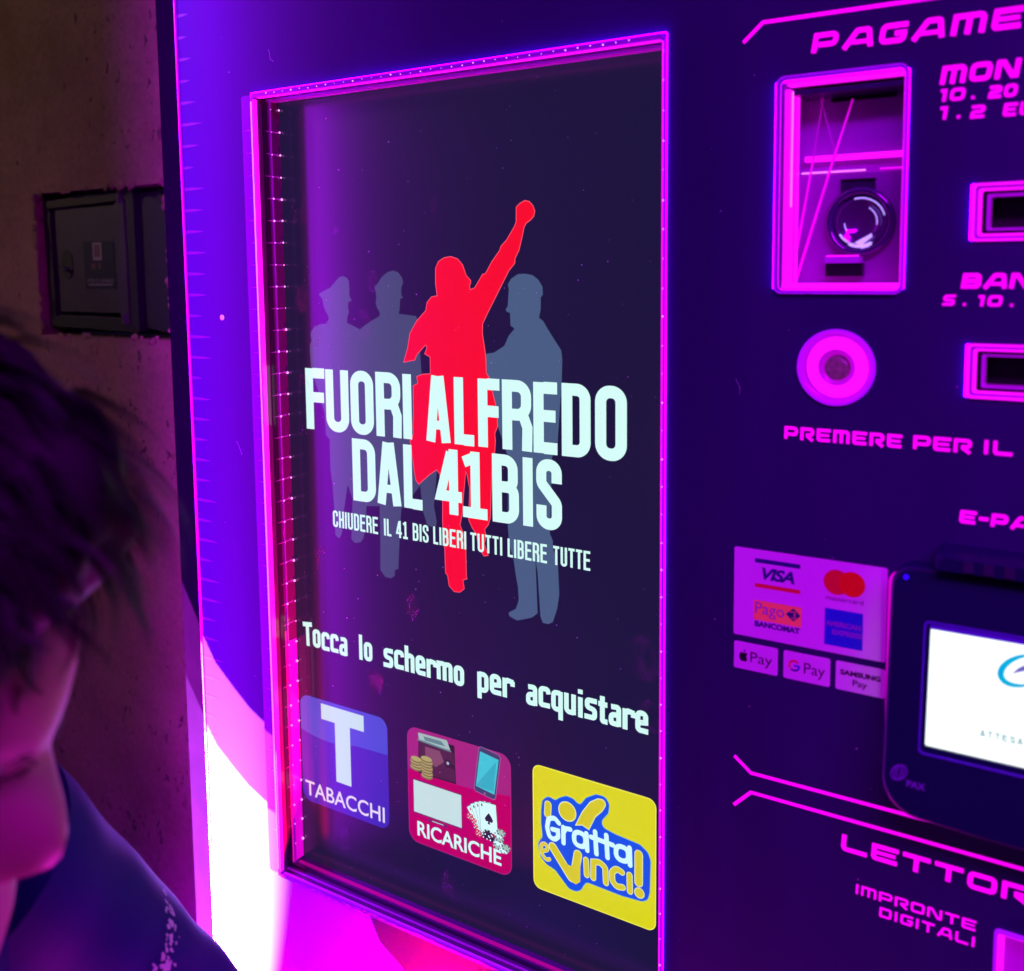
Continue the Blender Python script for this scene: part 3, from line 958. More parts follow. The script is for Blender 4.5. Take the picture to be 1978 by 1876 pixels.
for word, x0, x1 in (('CHIUDERE', -701.8, -641.8), ('IL', -634.0, -624.6), ('41', -618.6, -604.0), ('BIS', -597.8, -578.5), ('LIBERI', -572.8, -534.0),
                     ('TUTTI', -529.3, -493.6), ('LIBERE', -487.8, -446.0), ('TUTTE', -439.5, -402.3)):
    ws = [WC.get(c, 7.4) for c in word]
    kx = (x1 - x0) / (sum(ws) + 1.5 * (len(word) - 1))
    x = x0
    for c, w_ in zip(word, ws):
        put_glyph(q, condensed, c, x, 245.2, w_ * kx, 17.2, 2.35, 30.60, M_WHITE)
        x += (w_ + 1.5) * kx
q.build('slogan_line', scr)
q = MB()
WS = {'l': 6.5, 'i': 6.5, 'm': 19, 't': 9, 'r': 11, 'T': 12.5}
for word, x0, x1 in (('Tocca', -748.5, -687.0), ('lo', -671.8, -653.3), ('schermo', -638.5, -539.0), ('per', -523.8, -483.6), ('acquistare', -469.4, -346.8)):
    ws = [WS.get(c, 12.2) for c in word]
    kx = (x1 - x0) / (sum(ws) + 1.3 * (len(word) - 1))
    x = x0
    for i, (c, w_) in enumerate(zip(word, ws)):
        jig = (0.6, -0.5, 0.2, -0.3)[i % 4]
        put_glyph(q, spooky, c, x, 378.4 + jig, w_ * kx, 18.8, 4.9 * min(1, kx * .98), 30.60, M_WHITE)
        x += (w_ + 1.3) * kx
q.build('prompt_line', scr)

# tobacco tile
q = MB()
TL = (-757.5, 453.6, -636.2, 573.0)
q.rect(*TL, 30.80, M_TBLUE, 12)
top = [(-757.5, 494.5)] + [p for p in rrect(*TL, 12) if p[1] < 490]
gl_ = [(-757.4 + 121 * k / 14, 493.2 + 5.2 * math.sin(PI * min(1, k / 9.0)) - (0 if k < 9 else (k - 9) * .25)) for k in range(15)]
q.poly([p for p in rrect(*TL, 12) if p[1] < 470 and p[0] < -700] and
       [(-757.4, 466)] + [p for p in rrect(*TL, 12)[21:] if True] + [p for p in rrect(*TL, 12)[:7]] + [(-636.3, 492)] + gl_[::-1][1:-1] + [(-757.4, 493)], 30.76, M_TBLUEL)
q.poly([(-727, 457.8), (-667.6, 457.8), (-667.6, 475), (-686.9, 475), (-686.9, 539.8), (-707.9, 539.8), (-707.9, 475), (-727, 475)], 30.70, M_TPALE)
type_line(q, 'TABACCHI', -753.5, 549.8, -642.3, 566.6, 30.70, M_TTXT, bold=0.008)
q.build('app_tile', scr, label='blue tile with a white T')

# top-up tile
q = MB()
TR = (-610.8, 453.3, -487.0, 574.3)
q.rect(*TR, 30.80, M_TREDL, 12)
q.rect(TR[0] + .9, TR[1] + .9, TR[2] - .9, TR[3] - .9, 30.78, M_TRED, 11.2)
gl2 = [(-609.9 + 122 * k / 14, 498.0 + 3.5 * math.sin(PI * k / 14) - k * .35) for k in range(15)]
rr_ = rrect(TR[0] + .9, TR[1] + .9, TR[2] - .9, TR[3] - .9, 11.2)
q.poly(rr_[21:] + rr_[:7] + gl2[::-1], 30.76, M_TREDL)
q.poly([(-596, 460), (-552, 460), (-550.8, 499), (-597.6, 500)], 30.72, M_WALD)                      # wallet
q.poly([(-595, 465.5), (-556, 466.5), (-552.2, 469), (-551.8, 497), (-596.4, 498.5)], 30.70, M_WAL)
q.poly([(-588, 470), (-570, 470), (-565, 480), (-575, 488), (-588, 484)], 30.69, M_WALL)
q.poly([(-596.5, 457.6), (-561, 456.8), (-557, 466), (-595.5, 465.4)], 30.68, M_CASH)
q.poly([(-590, 459.8), (-568, 459.4), (-563, 463.6), (-588, 463.8)], 30.66, M_CASHD)
q.poly([(-597.4, 464.2), (-556, 466.2), (-556, 467.8), (-597.4, 466)], 30.64, M_CASHD)
q.poly(circle(-560, 480.5, 4.2, 20), 30.66, M_WALD)
q.poly([(-561, 478.5), (-551.6, 480), (-551.6, 485), (-561, 483)], 30.655, M_WALD)
q.poly(circle(-560.3, 480, 1.7, 16), 30.64, M_CASH)
for cx_, y0, k_ in ((-600, 484, 4), (-586.5, 480.5, 7)):                                            # coins
    for k in range(k_):
        q.poly(circle(cx_ + (k % 2) * .7, y0 + (k_ - k) * 2.9, 7.2, 22, 3.1), 30.63 - k * .012, M_COIND)
        q.poly(circle(cx_ + (k % 2) * .7, y0 + (k_ - k) * 2.9 - 1.1, 6.8, 22, 2.6), 30.625 - k * .012, M_COIN)
q.rect(-604.6, 507.4, -544.0, 543.4, 30.72, M_TVE, 0.6)                                             # television
q.rect(-603.6, 508.4, -544.9, 542.0, 30.70, M_TPALE)
q.poly([(-585, 544.6), (-563, 544.6), (-561, 547.2), (-587, 547.2)], 30.70, M_TVE)
q.poly([(-581, 545.4), (-567, 545.4), (-567, 546.2), (-581, 546.2)], 30.68, M_TPALE)


def rot_rect(cx_, cy_, w_, h_, ang, r=0.0):
    ca, sa = math.cos(ang), math.sin(ang)
    return [(cx_ + (x * ca - y * sa), cy_ + (x * sa + y * ca)) for x, y in rrect(-w_ / 2, -h_ / 2, w_ / 2, h_ / 2, r)]


A_ = R_(8.5)
q.poly(rot_rect(-513.9, 477.4, 25.6, 47.4, A_, 3.6), 30.70, M_PHONEE)
q.poly(rot_rect(-513.9, 477.4, 24.2, 46.0, A_, 3.2), 30.68, M_PHONE)
q.poly(rot_rect(-513.9, 477.2, 21.4, 36.4, A_), 30.66, M_CYAN)
q.poly([(-503.2, 463), (-506.9, 494), (-527.4, 493.2)], 30.64, M_CYAND)
q.poly(circle(-517.1, 498.6, 1.2, 14), 30.64, M_PHONEE)
for k, an in enumerate((34, 24, 14, 4)):                                                            # fan of cards
    a_ = R_(-an)
    px_, py_ = -512, 540
    c_ = rot_rect(0, -18, 20, 30, 0, 1.2)
    ca, sa = math.cos(a_), math.sin(a_)
    pts = [(px_ + x * ca - y * sa, py_ + x * sa + y * ca) for x, y in c_]
    q.poly(pts, 30.70 - k * .02, M_CASHD)
    c_ = rot_rect(0, -18, 19.3, 29.3, 0, 1.0)
    pts = [(px_ + x * ca - y * sa, py_ + x * sa + y * ca) for x, y in c_]
    q.poly(pts, 30.69 - k * .02, M_LWHITE)
    ox, oy = -6.6, -29.5
    q.poly([(px_ + (ox + x) * ca - (oy + y) * sa, py_ + (ox + x) * sa + (oy + y) * ca) for x, y in ((0, -1.8), (1, 0), (0, 1.8), (-1, 0))], 30.685 - k * .02, M_DARK if k % 2 else M_DICE)
sp = (-512.6, 523)
q.poly([(sp[0], sp[1] - 6), (sp[0] + 3, sp[1] - 2.5), (sp[0] + 4.8, sp[1] + .6), (sp[0] + 3.6, sp[1] + 3), (sp[0] + .8, sp[1] + 2.6), (sp[0] + 1.6, sp[1] + 5.2),
        (sp[0] - 1.6, sp[1] + 5.2), (sp[0] - .8, sp[1] + 2.6), (sp[0] - 3.6, sp[1] + 3), (sp[0] - 4.8, sp[1] + .6), (sp[0] - 3, sp[1] - 2.5)], 30.60, M_DARK)
random.seed(3)
for cx_, cy_, s_, mm, md in ((-535, 527, 7, M_DICE, M_TRED), (-530, 530, 5.5, M_DICE, M_TRED), (-525, 541, 7, M_DICE, M_TRED), (-528, 535, 5, M_DICE, M_TRED)):
    q.poly(rot_rect(cx_, cy_, s_, s_, .3, 1), 30.58, mm)
    for dx, dy in ((-1.6, -1.6), (1.6, -1.4), (0, 0), (-1.5, 1.6), (1.5, 1.6)):
        q.poly(circle(cx_ + dx, cy_ + dy, .62, 8), 30.56, M_LWHITE if md else md)
z_ = 30.56
for cx_, cy_, mm, md in ((-516, 541, M_DARK, M_LWHITE), (-514, 537.5, M_DARK, M_LWHITE), (-508, 542, M_DARK, M_LWHITE), (-503, 547, M_CASH, M_DARK), (-502, 543.5, M_LWHITE, M_CASHD),
                         (-501, 539.5, M_CASH, M_DARK), (-501.5, 535.5, M_LWHITE, M_CASHD), (-499, 532.6, M_CASH, M_DARK), (-496, 549, M_LWHITE, M_CASHD), (-493.5, 546, M_CASH, M_DARK)):
    z_ -= .006
    q.poly(circle(cx_, cy_, 5.2, 22, 3.4), z_, mm)
    for k in range(6):
        a_ = k * PI / 3 + .3
        q.poly(rot_rect(cx_ + 4.3 * math.cos(a_), cy_ + 2.8 * math.sin(a_), 1.5, 1.3, a_), z_ - .003, md)
type_line(q, 'RICARICHE', -599.8, 550.6, -498.9, 566.4, 30.68, M_LWHITE, bold=0.02)
q.build('app_tile', scr, label='crimson tile with wallet, phone, television and playing cards')

# scratch-card tile
q = MB()
TY = (-463.2, 453.8, -339.0, 574.6)
q.rect(*TY, 30.80, M_TYELE, 8)
q.rect(TY[0] + .9, TY[1] + .9, TY[2] - .9, TY[3] - .9, 30.78, M_TYEL, 7.2)
bl = fillet([(x, y, 6) for x, y in LOGO_BLOB], closed=True, n=4)
q.poly(bl, 30.74, M_LBLUE)
q.strip(bl, 1.3, 30.75, M_LHALO, closed=True)
YEL2 = [([(-446.6, 489.5), (-447.0, 497.5)], 6.4)]


def blobs(paths, w_, mt, under, dep, ew=1.0):
    for pp in paths:
        closed = pp[0] == 'c'
        p_ = pp[1:] if closed else pp
        f_ = fillet(p_, closed=closed)
        q.strip(f_, w_ + 2 * ew, dep, under, closed=closed, cap=not closed)
        q.strip(f_, w_, dep - .03, mt, closed=closed, cap=not closed)


blobs([[(-446.8, 489.2), (-447.4, 498.5)]], 6.0, M_LYEL, M_LCREAM, 30.70, .8)
q.poly(circle(-426.6, 489.9, 9.4, 32), 30.70, M_LCREAM)
q.poly(circle(-426.6, 489.9, 8.4, 32), 30.68, M_LYEL)
arm = fillet([(-417.9, 500.1, 0), (-411.2, 485.9, 6), (-403.1, 474.1, 5), (-395.1, 468.5, 4), (-389.0, 468.2, 3), (-387.5, 472.4, 3), (-391.1, 479.0, 4), (-398.1, 486.6, 6), (-404.5, 500.4, 0), (-411.3, 498.1, 0)], closed=True)
q.poly(arm, 30.70, M_LYEL)
q.strip(arm, .9, 30.68, M_LCREAM, closed=True)
GR = [[(-435.4, 503.8, 0), (-440, 500.0, 3), (-446.4, 502.6, 4), (-448.0, 511.5, 5), (-445.6, 519.6, 4), (-440.2, 521.2, 4), (-436.2, 517.0, 2), (-436.6, 511.2), (-442.4, 511.6)],
      [(-430.8, 506.2), (-430.7, 521.2)], [(-430.6, 511.0), (-428.6, 506.6, 2), (-423.6, 506.0)],
      ['c', (-419.6, 506.2, 5), (-408.0, 506.2, 5), (-408.0, 518.8, 5), (-419.6, 518.8, 5)], [(-407.0, 504.8), (-406.2, 520.6)],
      [(-398.2, 500.4), (-396.9, 520.8)], [(-387.0, 500.2), (-385.8, 520.8)], [(-402.2, 506.6), (-380.4, 507.4)],
      ['c', (-377.4, 506.2, 5), (-365.4, 506.2, 5), (-365.4, 518.8, 5), (-377.4, 518.8, 5)], [(-364.2, 504.8), (-363.6, 520.6)]]
for i, pp in enumerate(GR):
    closed = pp[0] == 'c'
    p_ = pp[1:] if closed else pp
    q.strip(fillet(p_, closed=closed), 4.6, 30.66 - i * .012, M_LWHITE, closed=closed, cap=not closed)
blobs([[(-442.2, 528.6), (-420.6, 554.5, 2), (-415.8, 527.6)]], 7.0, M_LYEL, M_LCREAM, 30.66, .9)
q.poly([(-430, 540), (-423, 541), (-413, 529), (-413.5, 553), (-418, 557), (-422, 556)], 30.60, M_LYEL)
blobs([[(-407.4, 530.0), (-406.8, 544.0)], [(-400.2, 544.6), (-400.0, 529.4), (-393.6, 527.6, 5), (-388.0, 531.0, 4), (-387.4, 545.0)],
       [(-371.6, 529.8, 0), (-377.0, 528.0, 4), (-381.4, 533.0, 4), (-381.0, 541.0, 4), (-376.6, 545.0, 4), (-370.8, 543.6)],
       [(-364.2, 530.0), (-363.8, 545.0)]], 4.4, M_LYEL, M_LCREAM, 30.56, .8)
blobs([[(-355.4, 508.0), (-355.4, 534.0)]], 6.6, M_LYEL, M_LCREAM, 30.56, .8)
q.poly(circle(-354.7, 543.4, 5.0, 24), 30.56, M_LCREAM)
q.poly(circle(-354.7, 543.4, 4.2, 24), 30.54, M_LYEL)
blobs([[(-453.4, 536.6), (-447.2, 533.2, 2), (-449.4, 527.2, 3), (-454.6, 530.0, 4), (-454.0, 539.0, 4), (-448.6, 543.6, 3), (-445.6, 541.6)]], 2.8, M_LYEL, M_LCREAM, 30.56, .5)
q.build('app_tile', scr, label='yellow tile with a blue bordered logo')

# dust specks on the glass
q = MB()
M_DUST = mat('dust', (0.75, 0.7, 0.8), 0.8)
random.seed(11)
for k in range(190):
    x, y = random.uniform(SX0 + 3, SX1 - 5), SY0 + (SY1 - SY0) * random.random()
    r = random.choice((.25, .3, .4, .55))
    q.poly([(x + r * math.cos(a * 1.26) * random.uniform(.6, 1.2), y + r * math.sin(a * 1.26) * random.uniform(.6, 1.6)) for a in range(5)], 30.3, M_DUST)
q.build('dust_specks', scr, kind='stuff')

# greasy fingerprints on the left of the glass
M_SM = mat('finger_grease', (0.75, 0.40, 0.55), 0.7)
n, l, b = nodes(M_SM)
tc = n.new('ShaderNodeTexCoord')
tr = n.new('ShaderNodeBsdfTransparent')
ms = n.new('ShaderNodeMixShader')
gr_ = noise(220.0, 4, .7)
msk = noise(42.0, 3, .6)
al = math_('MULTIPLY', math_('MULTIPLY', math_('SUBTRACT', msk, 0.43), 3.0, True), math_('MULTIPLY', gr_, 0.30), True)
l.new(al, ms.inputs[0])
l.new(tr.outputs[0], ms.inputs[1])
l.new(b.outputs[0], ms.inputs[2])
l.new(ms.outputs[0], n['Material Output'].inputs[0])
random.seed(31)
q = MB()
for k, (x, y, r) in enumerate(((-733, -60, 15), (-716, -28, 13), (-690, -35, 10), (-735, 30, 12), (-722, 62, 14), (-737, 118, 11), (-654, 52, 13), (-640, 12, 9), (-735, 170, 12), (-560, -60, 10),
                               (-720, 300, 11), (-600, 330, 10), (-650, 420, 12), (-350, 330, 16), (-345, 380, 12), (-560, 610, 14), (-700, 600, 12))):
    q.poly([(x + r * math.cos(a * PI / 8) * random.uniform(.6, 1), y + r * 1.5 * math.sin(a * PI / 8) * random.uniform(.7, 1)) for a in range(16)], 30.25 - k * .002, M_SM)
q.build('fingerprints', scr, kind='stuff')

# --- coin niche
q = MB()
q.prism(rrect(NX0 - 3.4, NY0 - 3.0, NX1 + 2.0, NY1 + 2.4, 6), -3.4, 0.5, M_LIPSOFT, holes=[rrect(NX0, NY0, NX1, NY1, 4)])
q.prism(rrect(NX0 - 3.6, NY0 - 3.2, NX1 + 2.2, NY1 + 2.6, 6), -3.9, -3.5, M_LIPV, holes=[rrect(NX0 - 2.7, NY0 - 2.3, NX1 + 1.4, NY1 + 1.8, 5)])
q.strip(rrect(NX0 - .1, NY0 - .1, NX1 + .1, NY1 + .1, 4), .7, -3.6, M_LIP, closed=True)
nl = q.build('niche_lip', vm)
glow(NX0 - 3.7, NY0 + 1, NX1 + 2.3, NY1 - 1, vm, -3.2)
q = MB()
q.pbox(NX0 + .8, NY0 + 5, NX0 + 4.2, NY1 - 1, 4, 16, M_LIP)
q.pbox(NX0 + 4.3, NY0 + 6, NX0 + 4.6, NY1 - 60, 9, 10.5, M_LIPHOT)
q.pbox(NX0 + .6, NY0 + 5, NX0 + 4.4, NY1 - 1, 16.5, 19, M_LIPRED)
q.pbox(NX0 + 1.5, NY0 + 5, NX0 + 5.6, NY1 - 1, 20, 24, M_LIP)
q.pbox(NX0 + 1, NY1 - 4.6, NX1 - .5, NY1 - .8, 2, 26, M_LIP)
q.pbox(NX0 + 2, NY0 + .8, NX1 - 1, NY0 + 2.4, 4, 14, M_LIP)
q.build('lit_liner', vm, label='magenta lit liner of the coin niche')
q = MB()
M_NB = add_noise(mat('niche_back', (0.16, 0.03, 0.24), 0.3), 12, (0.22, 0.012, 0.30), (0.36, 0.04, 0.46), rough=(.22, .4))
for x0, y0, x1, y1 in ((NX0 + .3, NY0, NX0 + .3, NY1), (NX0, NY1 - .3, NX1, NY1 - .3), (NX1 - .3, NY1, NX1 - .3, NY0), (NX1, NY0 + .3, NX0, NY0 + .3)):
    q.face([W(x0, y0, 0), W(x1, y1, 0), W(x1, y1, 42), W(x0, y0, 42)], M_NB)
q.face([W(NX0, NY0, 42), W(NX1, NY0, 42), W(NX1, -72, 42), W(NX0, -72, 42)], M_NB)
q.face([W(NX0, -72, 42), W(NX1, -72, 42), W(NX1, -66, 30), W(NX0, -66, 30)], M_NB)
q.face([W(NX0, -66, 30), W(NX1, -66, 30), W(NX1, NY1, 34), W(NX0, NY1, 34)], M_NB)
nb = q.build('coin_niche', vm)
q = MB()
q.pbox(NX0 + 5, NY0 + 5.5, NX1 - .6, NY0 + 8.5, 10, 41, M_REVEAL2)
q.pbox(NX0 + 24, NY0 + 9, NX1 - 14, NY0 + 11.5, 38, 41.5, M_BLACK)
q.build('upper_slot', nb)
q = MB()
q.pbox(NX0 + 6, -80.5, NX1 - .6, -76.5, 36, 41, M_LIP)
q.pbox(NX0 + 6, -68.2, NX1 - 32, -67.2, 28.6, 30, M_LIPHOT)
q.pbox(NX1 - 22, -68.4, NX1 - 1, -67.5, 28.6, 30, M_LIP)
q.build('lit_ledge', nb)
CX, CY = -180.5, -31.0
q = MB()
M_RING = mat('coin_ring', (0.05, 0.02, 0.12), 0.12, spec=0.9, coat=1.0)
M_GLINT = mat('coin_rim_glint', (0.75, 0.72, 0.9), 0.2, (0.40, 0.46, 0.95), .8)
rows = []
for r_, d_ in ((24.5, 30), (24.5, 26), (23.2, 24.6), (20.6, 24.6), (19.4, 27.5), (18.6, 29.5)):
    rows.append([W(CX + r_ * math.cos(2 * PI * k / 56), CY + r_ * math.sin(2 * PI * k / 56), d_) for k in range(56)])
q.grid(rows, M_RING, closed=True)
cr = q.build('coin_ring', nb)
q = MB()
rows = []
for r_, d_ in ((18.6, 29.2), (17.6, 26.8), (15.6, 26.0), (14.4, 27.6), (12.6, 27.2), (11.6, 28.6), (0.2, 28.8)):
    rows.append([W(CX + .8 + r_ * math.cos(2 * PI * k / 56), CY + .5 + r_ * math.sin(2 * PI * k / 56), d_) for k in range(56)])
q.grid(rows, mat('coin_dish', (0.22, 0.08, 0.34), 0.12, metal=0.7), closed=True)
q.build('coin_dish', nb)
q = MB()  # reflected highlights on the coin disc, painted as emissive strips
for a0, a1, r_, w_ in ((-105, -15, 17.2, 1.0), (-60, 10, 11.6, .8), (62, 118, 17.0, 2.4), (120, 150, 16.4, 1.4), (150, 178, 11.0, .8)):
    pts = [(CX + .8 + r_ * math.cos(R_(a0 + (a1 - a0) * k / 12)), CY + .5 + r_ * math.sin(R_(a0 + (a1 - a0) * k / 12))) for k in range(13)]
    q.strip(pts, w_, 25.6, M_GLINT)
q.poly([(CX - 3, CY + 15), (CX + 9, CY + 8.6), (CX + 9.5, CY + 11), (CX + 2, CY + 17)], 25.2, M_GLINT)
q.poly([(CX + 1, CY + 17.6), (CX + 10, CY + 14.6), (CX + 7, CY + 18.2), (CX + 2, CY + 19.4)], 25.2, M_GLINT)
q.build('rim_glints', nb)
q = MB()
q.pbox(-194.5, -60.5, -170.5, -48, 27.5, 31, M_REVEAL2)
q.pbox(-194.5, -61.5, -170.5, -60.3, 26.5, 31, M_BLACK)
q.build('coin_notch', nb)
q = MB()
q.pbox(-203.5, -6, -178.5, -1.5, 22, 31, M_LIPDIM)
q.pbox(-203.5, -1.4, -177.5, 8, 25, 32, M_BLACK)
q.pbox(-202.5, -7.2, -179.5, -6.1, 21.8, 24, M_LIP)
q.build('coin_return', nb)
q = MB()  # pink reflection lines in the niche, drawn as thin emissive rods
M_RAY = mat('reflection_line', (0.4, 0.05, 0.4), 0.2, (0.95, 0.0, 0.85), 0.75)
M_RAY2 = mat('reflection_line_dim', (0.3, 0.05, 0.3), 0.2, (0.40, 0.0, 0.42), 0.6)
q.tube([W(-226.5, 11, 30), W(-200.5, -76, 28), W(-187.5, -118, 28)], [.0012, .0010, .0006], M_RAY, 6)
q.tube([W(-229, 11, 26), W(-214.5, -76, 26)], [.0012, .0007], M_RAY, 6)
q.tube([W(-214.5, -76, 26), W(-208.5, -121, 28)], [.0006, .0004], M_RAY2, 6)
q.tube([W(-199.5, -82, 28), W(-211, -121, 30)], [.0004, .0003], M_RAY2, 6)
q.build('reflection_lines', nb)

# --- refund button
BXc, BYc = -187.8, 72.3
bt = MB()
rows = []
for r_, d_ in ((27.2, 0.4), (27.2, -2.6), (26.2, -3.4), (25.2, -3.2)):
    rows.append([W(BXc + r_ * math.cos(2 * PI * k / 64), BYc + r_ * math.sin(2 * PI * k / 64), d_) for k in range(64)])
bt.grid(rows, M_LIPV, closed=True)
btn = bt.build('refund_button', vm)
q = MB()
rows = []
for r_, d_ in ((25.2, -3.2), (24.0, -1.0), (21.5, -0.5)):
    rows.append([W(BXc + r_ * math.cos(2 * PI * k / 64), BYc + r_ * math.sin(2 * PI * k / 64), d_) for k in range(64)])
q.grid(rows, mat('button_gutter', (0.3, 0.05, 0.4), .2, (0.45, 0.0, 0.62), .8), closed=True)
q.build('gutter_ring', btn)
q = MB()
rows = []
for r_, d_ in ((21.8, -0.5), (20.6, -2.0), (18.6, -2.6), (12.8, -2.0)):
    rows.append([W(BXc + .8 + r_ * math.cos(2 * PI * k / 64), BYc - .2 + r_ * math.sin(2 * PI * k / 64), d_) for k in range(64)])
q.grid(rows, M_LIP, closed=True)
q.build('glow_ring', btn)
q = MB()
rows = []
for r_, d_ in ((12.8, -2.0), (10.5, -1.2), (8.8, 0.2)):
    rows.append([W(BXc + 1.0 + r_ * math.cos(2 * PI * k / 64), BYc + r_ * math.sin(2 * PI * k / 64), d_) for k in range(64)])
q.grid(rows, mat('button_dish', (0.3, 0.05, 0.35), .25, (0.42, 0.0, 0.44), .8), closed=True)
q.build('inner_dish', btn)
q = MB()
rows = []
for r_, d_ in ((8.8, 0.2), (8.0, -0.9), (6.0, -1.5), (0.2, -1.3)):
    rows.append([W(BXc + .5 + r_ * math.cos(2 * PI * k / 40), BYc + .5 + r_ * math.sin(2 * PI * k / 40), d_) for k in range(40)])
q.grid(rows, add_noise(mat('worn_cap', (0.16, 0.09, 0.13), .4, (0.10, 0.008, 0.09), .7, metal=.2), 300, (0.05, 0.03, 0.06), (0.26, 0.14, 0.18), bump=.4, dist=.0005), closed=True)
q.build('button_cap', btn)


# --- slots and the fingerprint window: nested lit frames round a dark opening
def slot(name, x0, y0, x1, y1, label, hole=M_HOLE):
    mb = MB()
    mb.prism(rrect(x0 - 1.6, y0 - 1.4, x1 + 1.6, y1 + 1.4, 3), -2.6, .5, M_LIP, holes=[rrect(x0, y0, x1, y1, 2.2)])
    fr = mb.build(name, vm, label=label)
    glow(x0 - 1.8, y0 - .6, x1 + 1.8, y1 + .6, fr, -2.3, -.6)
    mb = MB()
    mb.prism(rrect(x0, y0, x1, y1, 2.2), 1.5, 5, mat('slot_gutter', (0.2, 0.03, 0.3), .2, (0.16, 0, 0.34), .8), holes=[rrect(x0 + 3.2, y0 + 3, x1 - 3.2, y1 - 3, 2)])
    mb.build('gutter', fr)
    mb = MB()
    mb.prism(rrect(x0 + 2.0, y0 + 1.8, x1 - 2.0, y1 - 1.8, 2), .2, 6, M_LIP, holes=[rrect(x0 + 3.9, y0 + 3.2, x1 - 3.9, y1 - 3.2, 1.6)])
    mb.build('lit_ring', fr)
    mb = MB()
    mb.prism(rrect(x0 + 4.1, y0 + 3.4, x1 - 4.1, y1 - 3.4, 1.6), 2, 12, M_BLACK, holes=[rrect(x0 + 7, y0 + 5.4, x1 - 7, y1 - 5.4, 1)])
    mb.build('dark_ring', fr)
    mb = MB()
    mb.prism(rrect(x0 + 7, y0 + 5.4, x1 - 7, y1 - 5.4, 1), 3, 14, mat('slot_rim', (0.2, 0.03, 0.3), .2, (0.42, 0, 0.72), .8), holes=[rrect(x0 + 8.4, y0 + 6.8, x1 - 8.4, y1 - 6.8, 1)])
    mb.build('inner_rim', fr)
    mb = MB()
    mb.rect(x0 + 7, y0 + 5, x1 - 7, y1 - 5, 26, hole)
    for ya in (y0 + 6.8, y1 - 6.8):
        mb.face([W(x0 + 8, ya, 3), W(x1 - 8, ya, 3), W(x1 - 8, ya, 26), W(x0 + 8, ya, 26)], M_BLACK)
    for xa in (x0 + 8.4, x1 - 8.4):
        mb.face([W(xa, y0 + 6, 3), W(xa, y1 - 6, 3), W(xa, y1 - 6, 26), W(xa, y0 + 6, 26)], M_BLACK)
    mb.build('dark_opening', fr)


slot('coin_slot', -101.0, -50.4, 15, -16.0, 'upper lit slot under the coin values')
slot('note_slot', -100.8, 54.0, 15, 87.2, 'lower lit slot under the banknote values')
q = MB()
q.prism(rrect(-72.4, 453.6, 12, 546, 3), -2.6, .5, M_LIPV, holes=[rrect(-70.4, 455.6, 10, 544, 2)])
fp = q.build('fingerprint_window', vm)
q = MB()
q.prism(rrect(-70.4, 455.6, 10, 544, 2), 1, 8, M_LIP, holes=[rrect(-66.6, 458.4, 6, 541, 2)])
q.build('lit_ring', fp)
q = MB()
q.rect(-66.6, 458, 6, 541, 12, mat('reader_glass', (0.2, 0.02, 0.28), .15, (0.42, 0.0, 0.55), .7))
q.build('reader_glass', fp)

# --- backlit lettering and lines
def letters(lines, name='lettering', label=None):
    mb = MB()
    for t_, x0, x1, y0, y1, kw in lines:
        techno_line(mb, t_, x0, x1, y0, y1, -0.25, M_LETTER, **kw)
    return mb.build(name, vm, label=label)


letters([('PAGAME', -209.8, -78.0, -161.0, -147.6, dict(slant=.16, s=.26, gap=.26))], label='large backlit word at the top')
letters([('MON', -124.9, -78.5, -129.0, -117.2, dict(slant=.15, s=.26, gap=.2))])
letters([('10', -124.9, -109.8, -114.2, -106.2, dict(s=.26)), ('.', -105.8, -104.4, -114.2, -106.2, {}), ('20', -95.6, -79.2, -113.4, -105.4, dict(s=.26)),
         ('1', -124.9, -119.3, -103.0, -94.6, {}), ('.', -114.2, -112.8, -103.0, -94.6, {}), ('2', -105.9, -97.6, -102.0, -93.8, {}), ('EU', -86.8, -69.5, -101.6, -93.4, dict(gap=.25))],
        label='coin values in small backlit figures')
letters([('BAN', -107.9, -66.5, 6.2, 16.2, dict(slant=.15, s=.27, gap=.16))])
letters([('S', -119.0, -111.5, 20.4, 27.6, {}), ('.', -106.5, -105.2, 20.4, 27.6, {}), ('10', -97.6, -83.2, 20.6, 27.8, dict(s=.26)), ('.', -78.4, -77.0, 20.6, 27.8, {})])
letters([('PREMERE', -224.1, -142.0, 117.0, 126.4, dict(slant=.02, s=.24, gap=.24)), ('PER', -134.6, -97.8, 116.6, 126.0, dict(slant=.02, s=.24, gap=.2)),
         ('IL', -90.4, -73.2, 116.2, 125.6, dict(slant=.02, s=.24, gap=.3))])
letters([('E-PA', -104.0, -61.0, 165.0, 173.9, dict(slant=.1, s=.27, gap=.2))])
letters([('LETTOR', -176.6, -51.0, 417.9, 430.6, dict(slant=.06, s=.26, gap=.2))])
letters([('IMPRONTE', -165.6, -84.2, 453.4, 461.0, dict(slant=.05, s=.21, gap=.26)), ('DIGITALI', -148.3, -84.6, 465.2, 472.8, dict(slant=.05, s=.21, gap=.3))])
q = MB()
q.strip([(-259.0, -161.2), (-244.6, -173.6), (60, -173.6)], 2.6, -.2, M_LETTER)
q.build('backlit_line', vm)
q = MB()
q.strip([(-259.2, 379.4), (-245.8, 389.9), (60, 389.9)], 2.5, -.2, M_LETTER)
q.build('backlit_line', vm)
q = MB()
q.strip([(-259.2, 419.6), (-245.6, 405.6), (60, 406.4)], 2.5, -.2, M_LETTER)
q.build('backlit_line', vm)
random.seed(77)
q = MB()
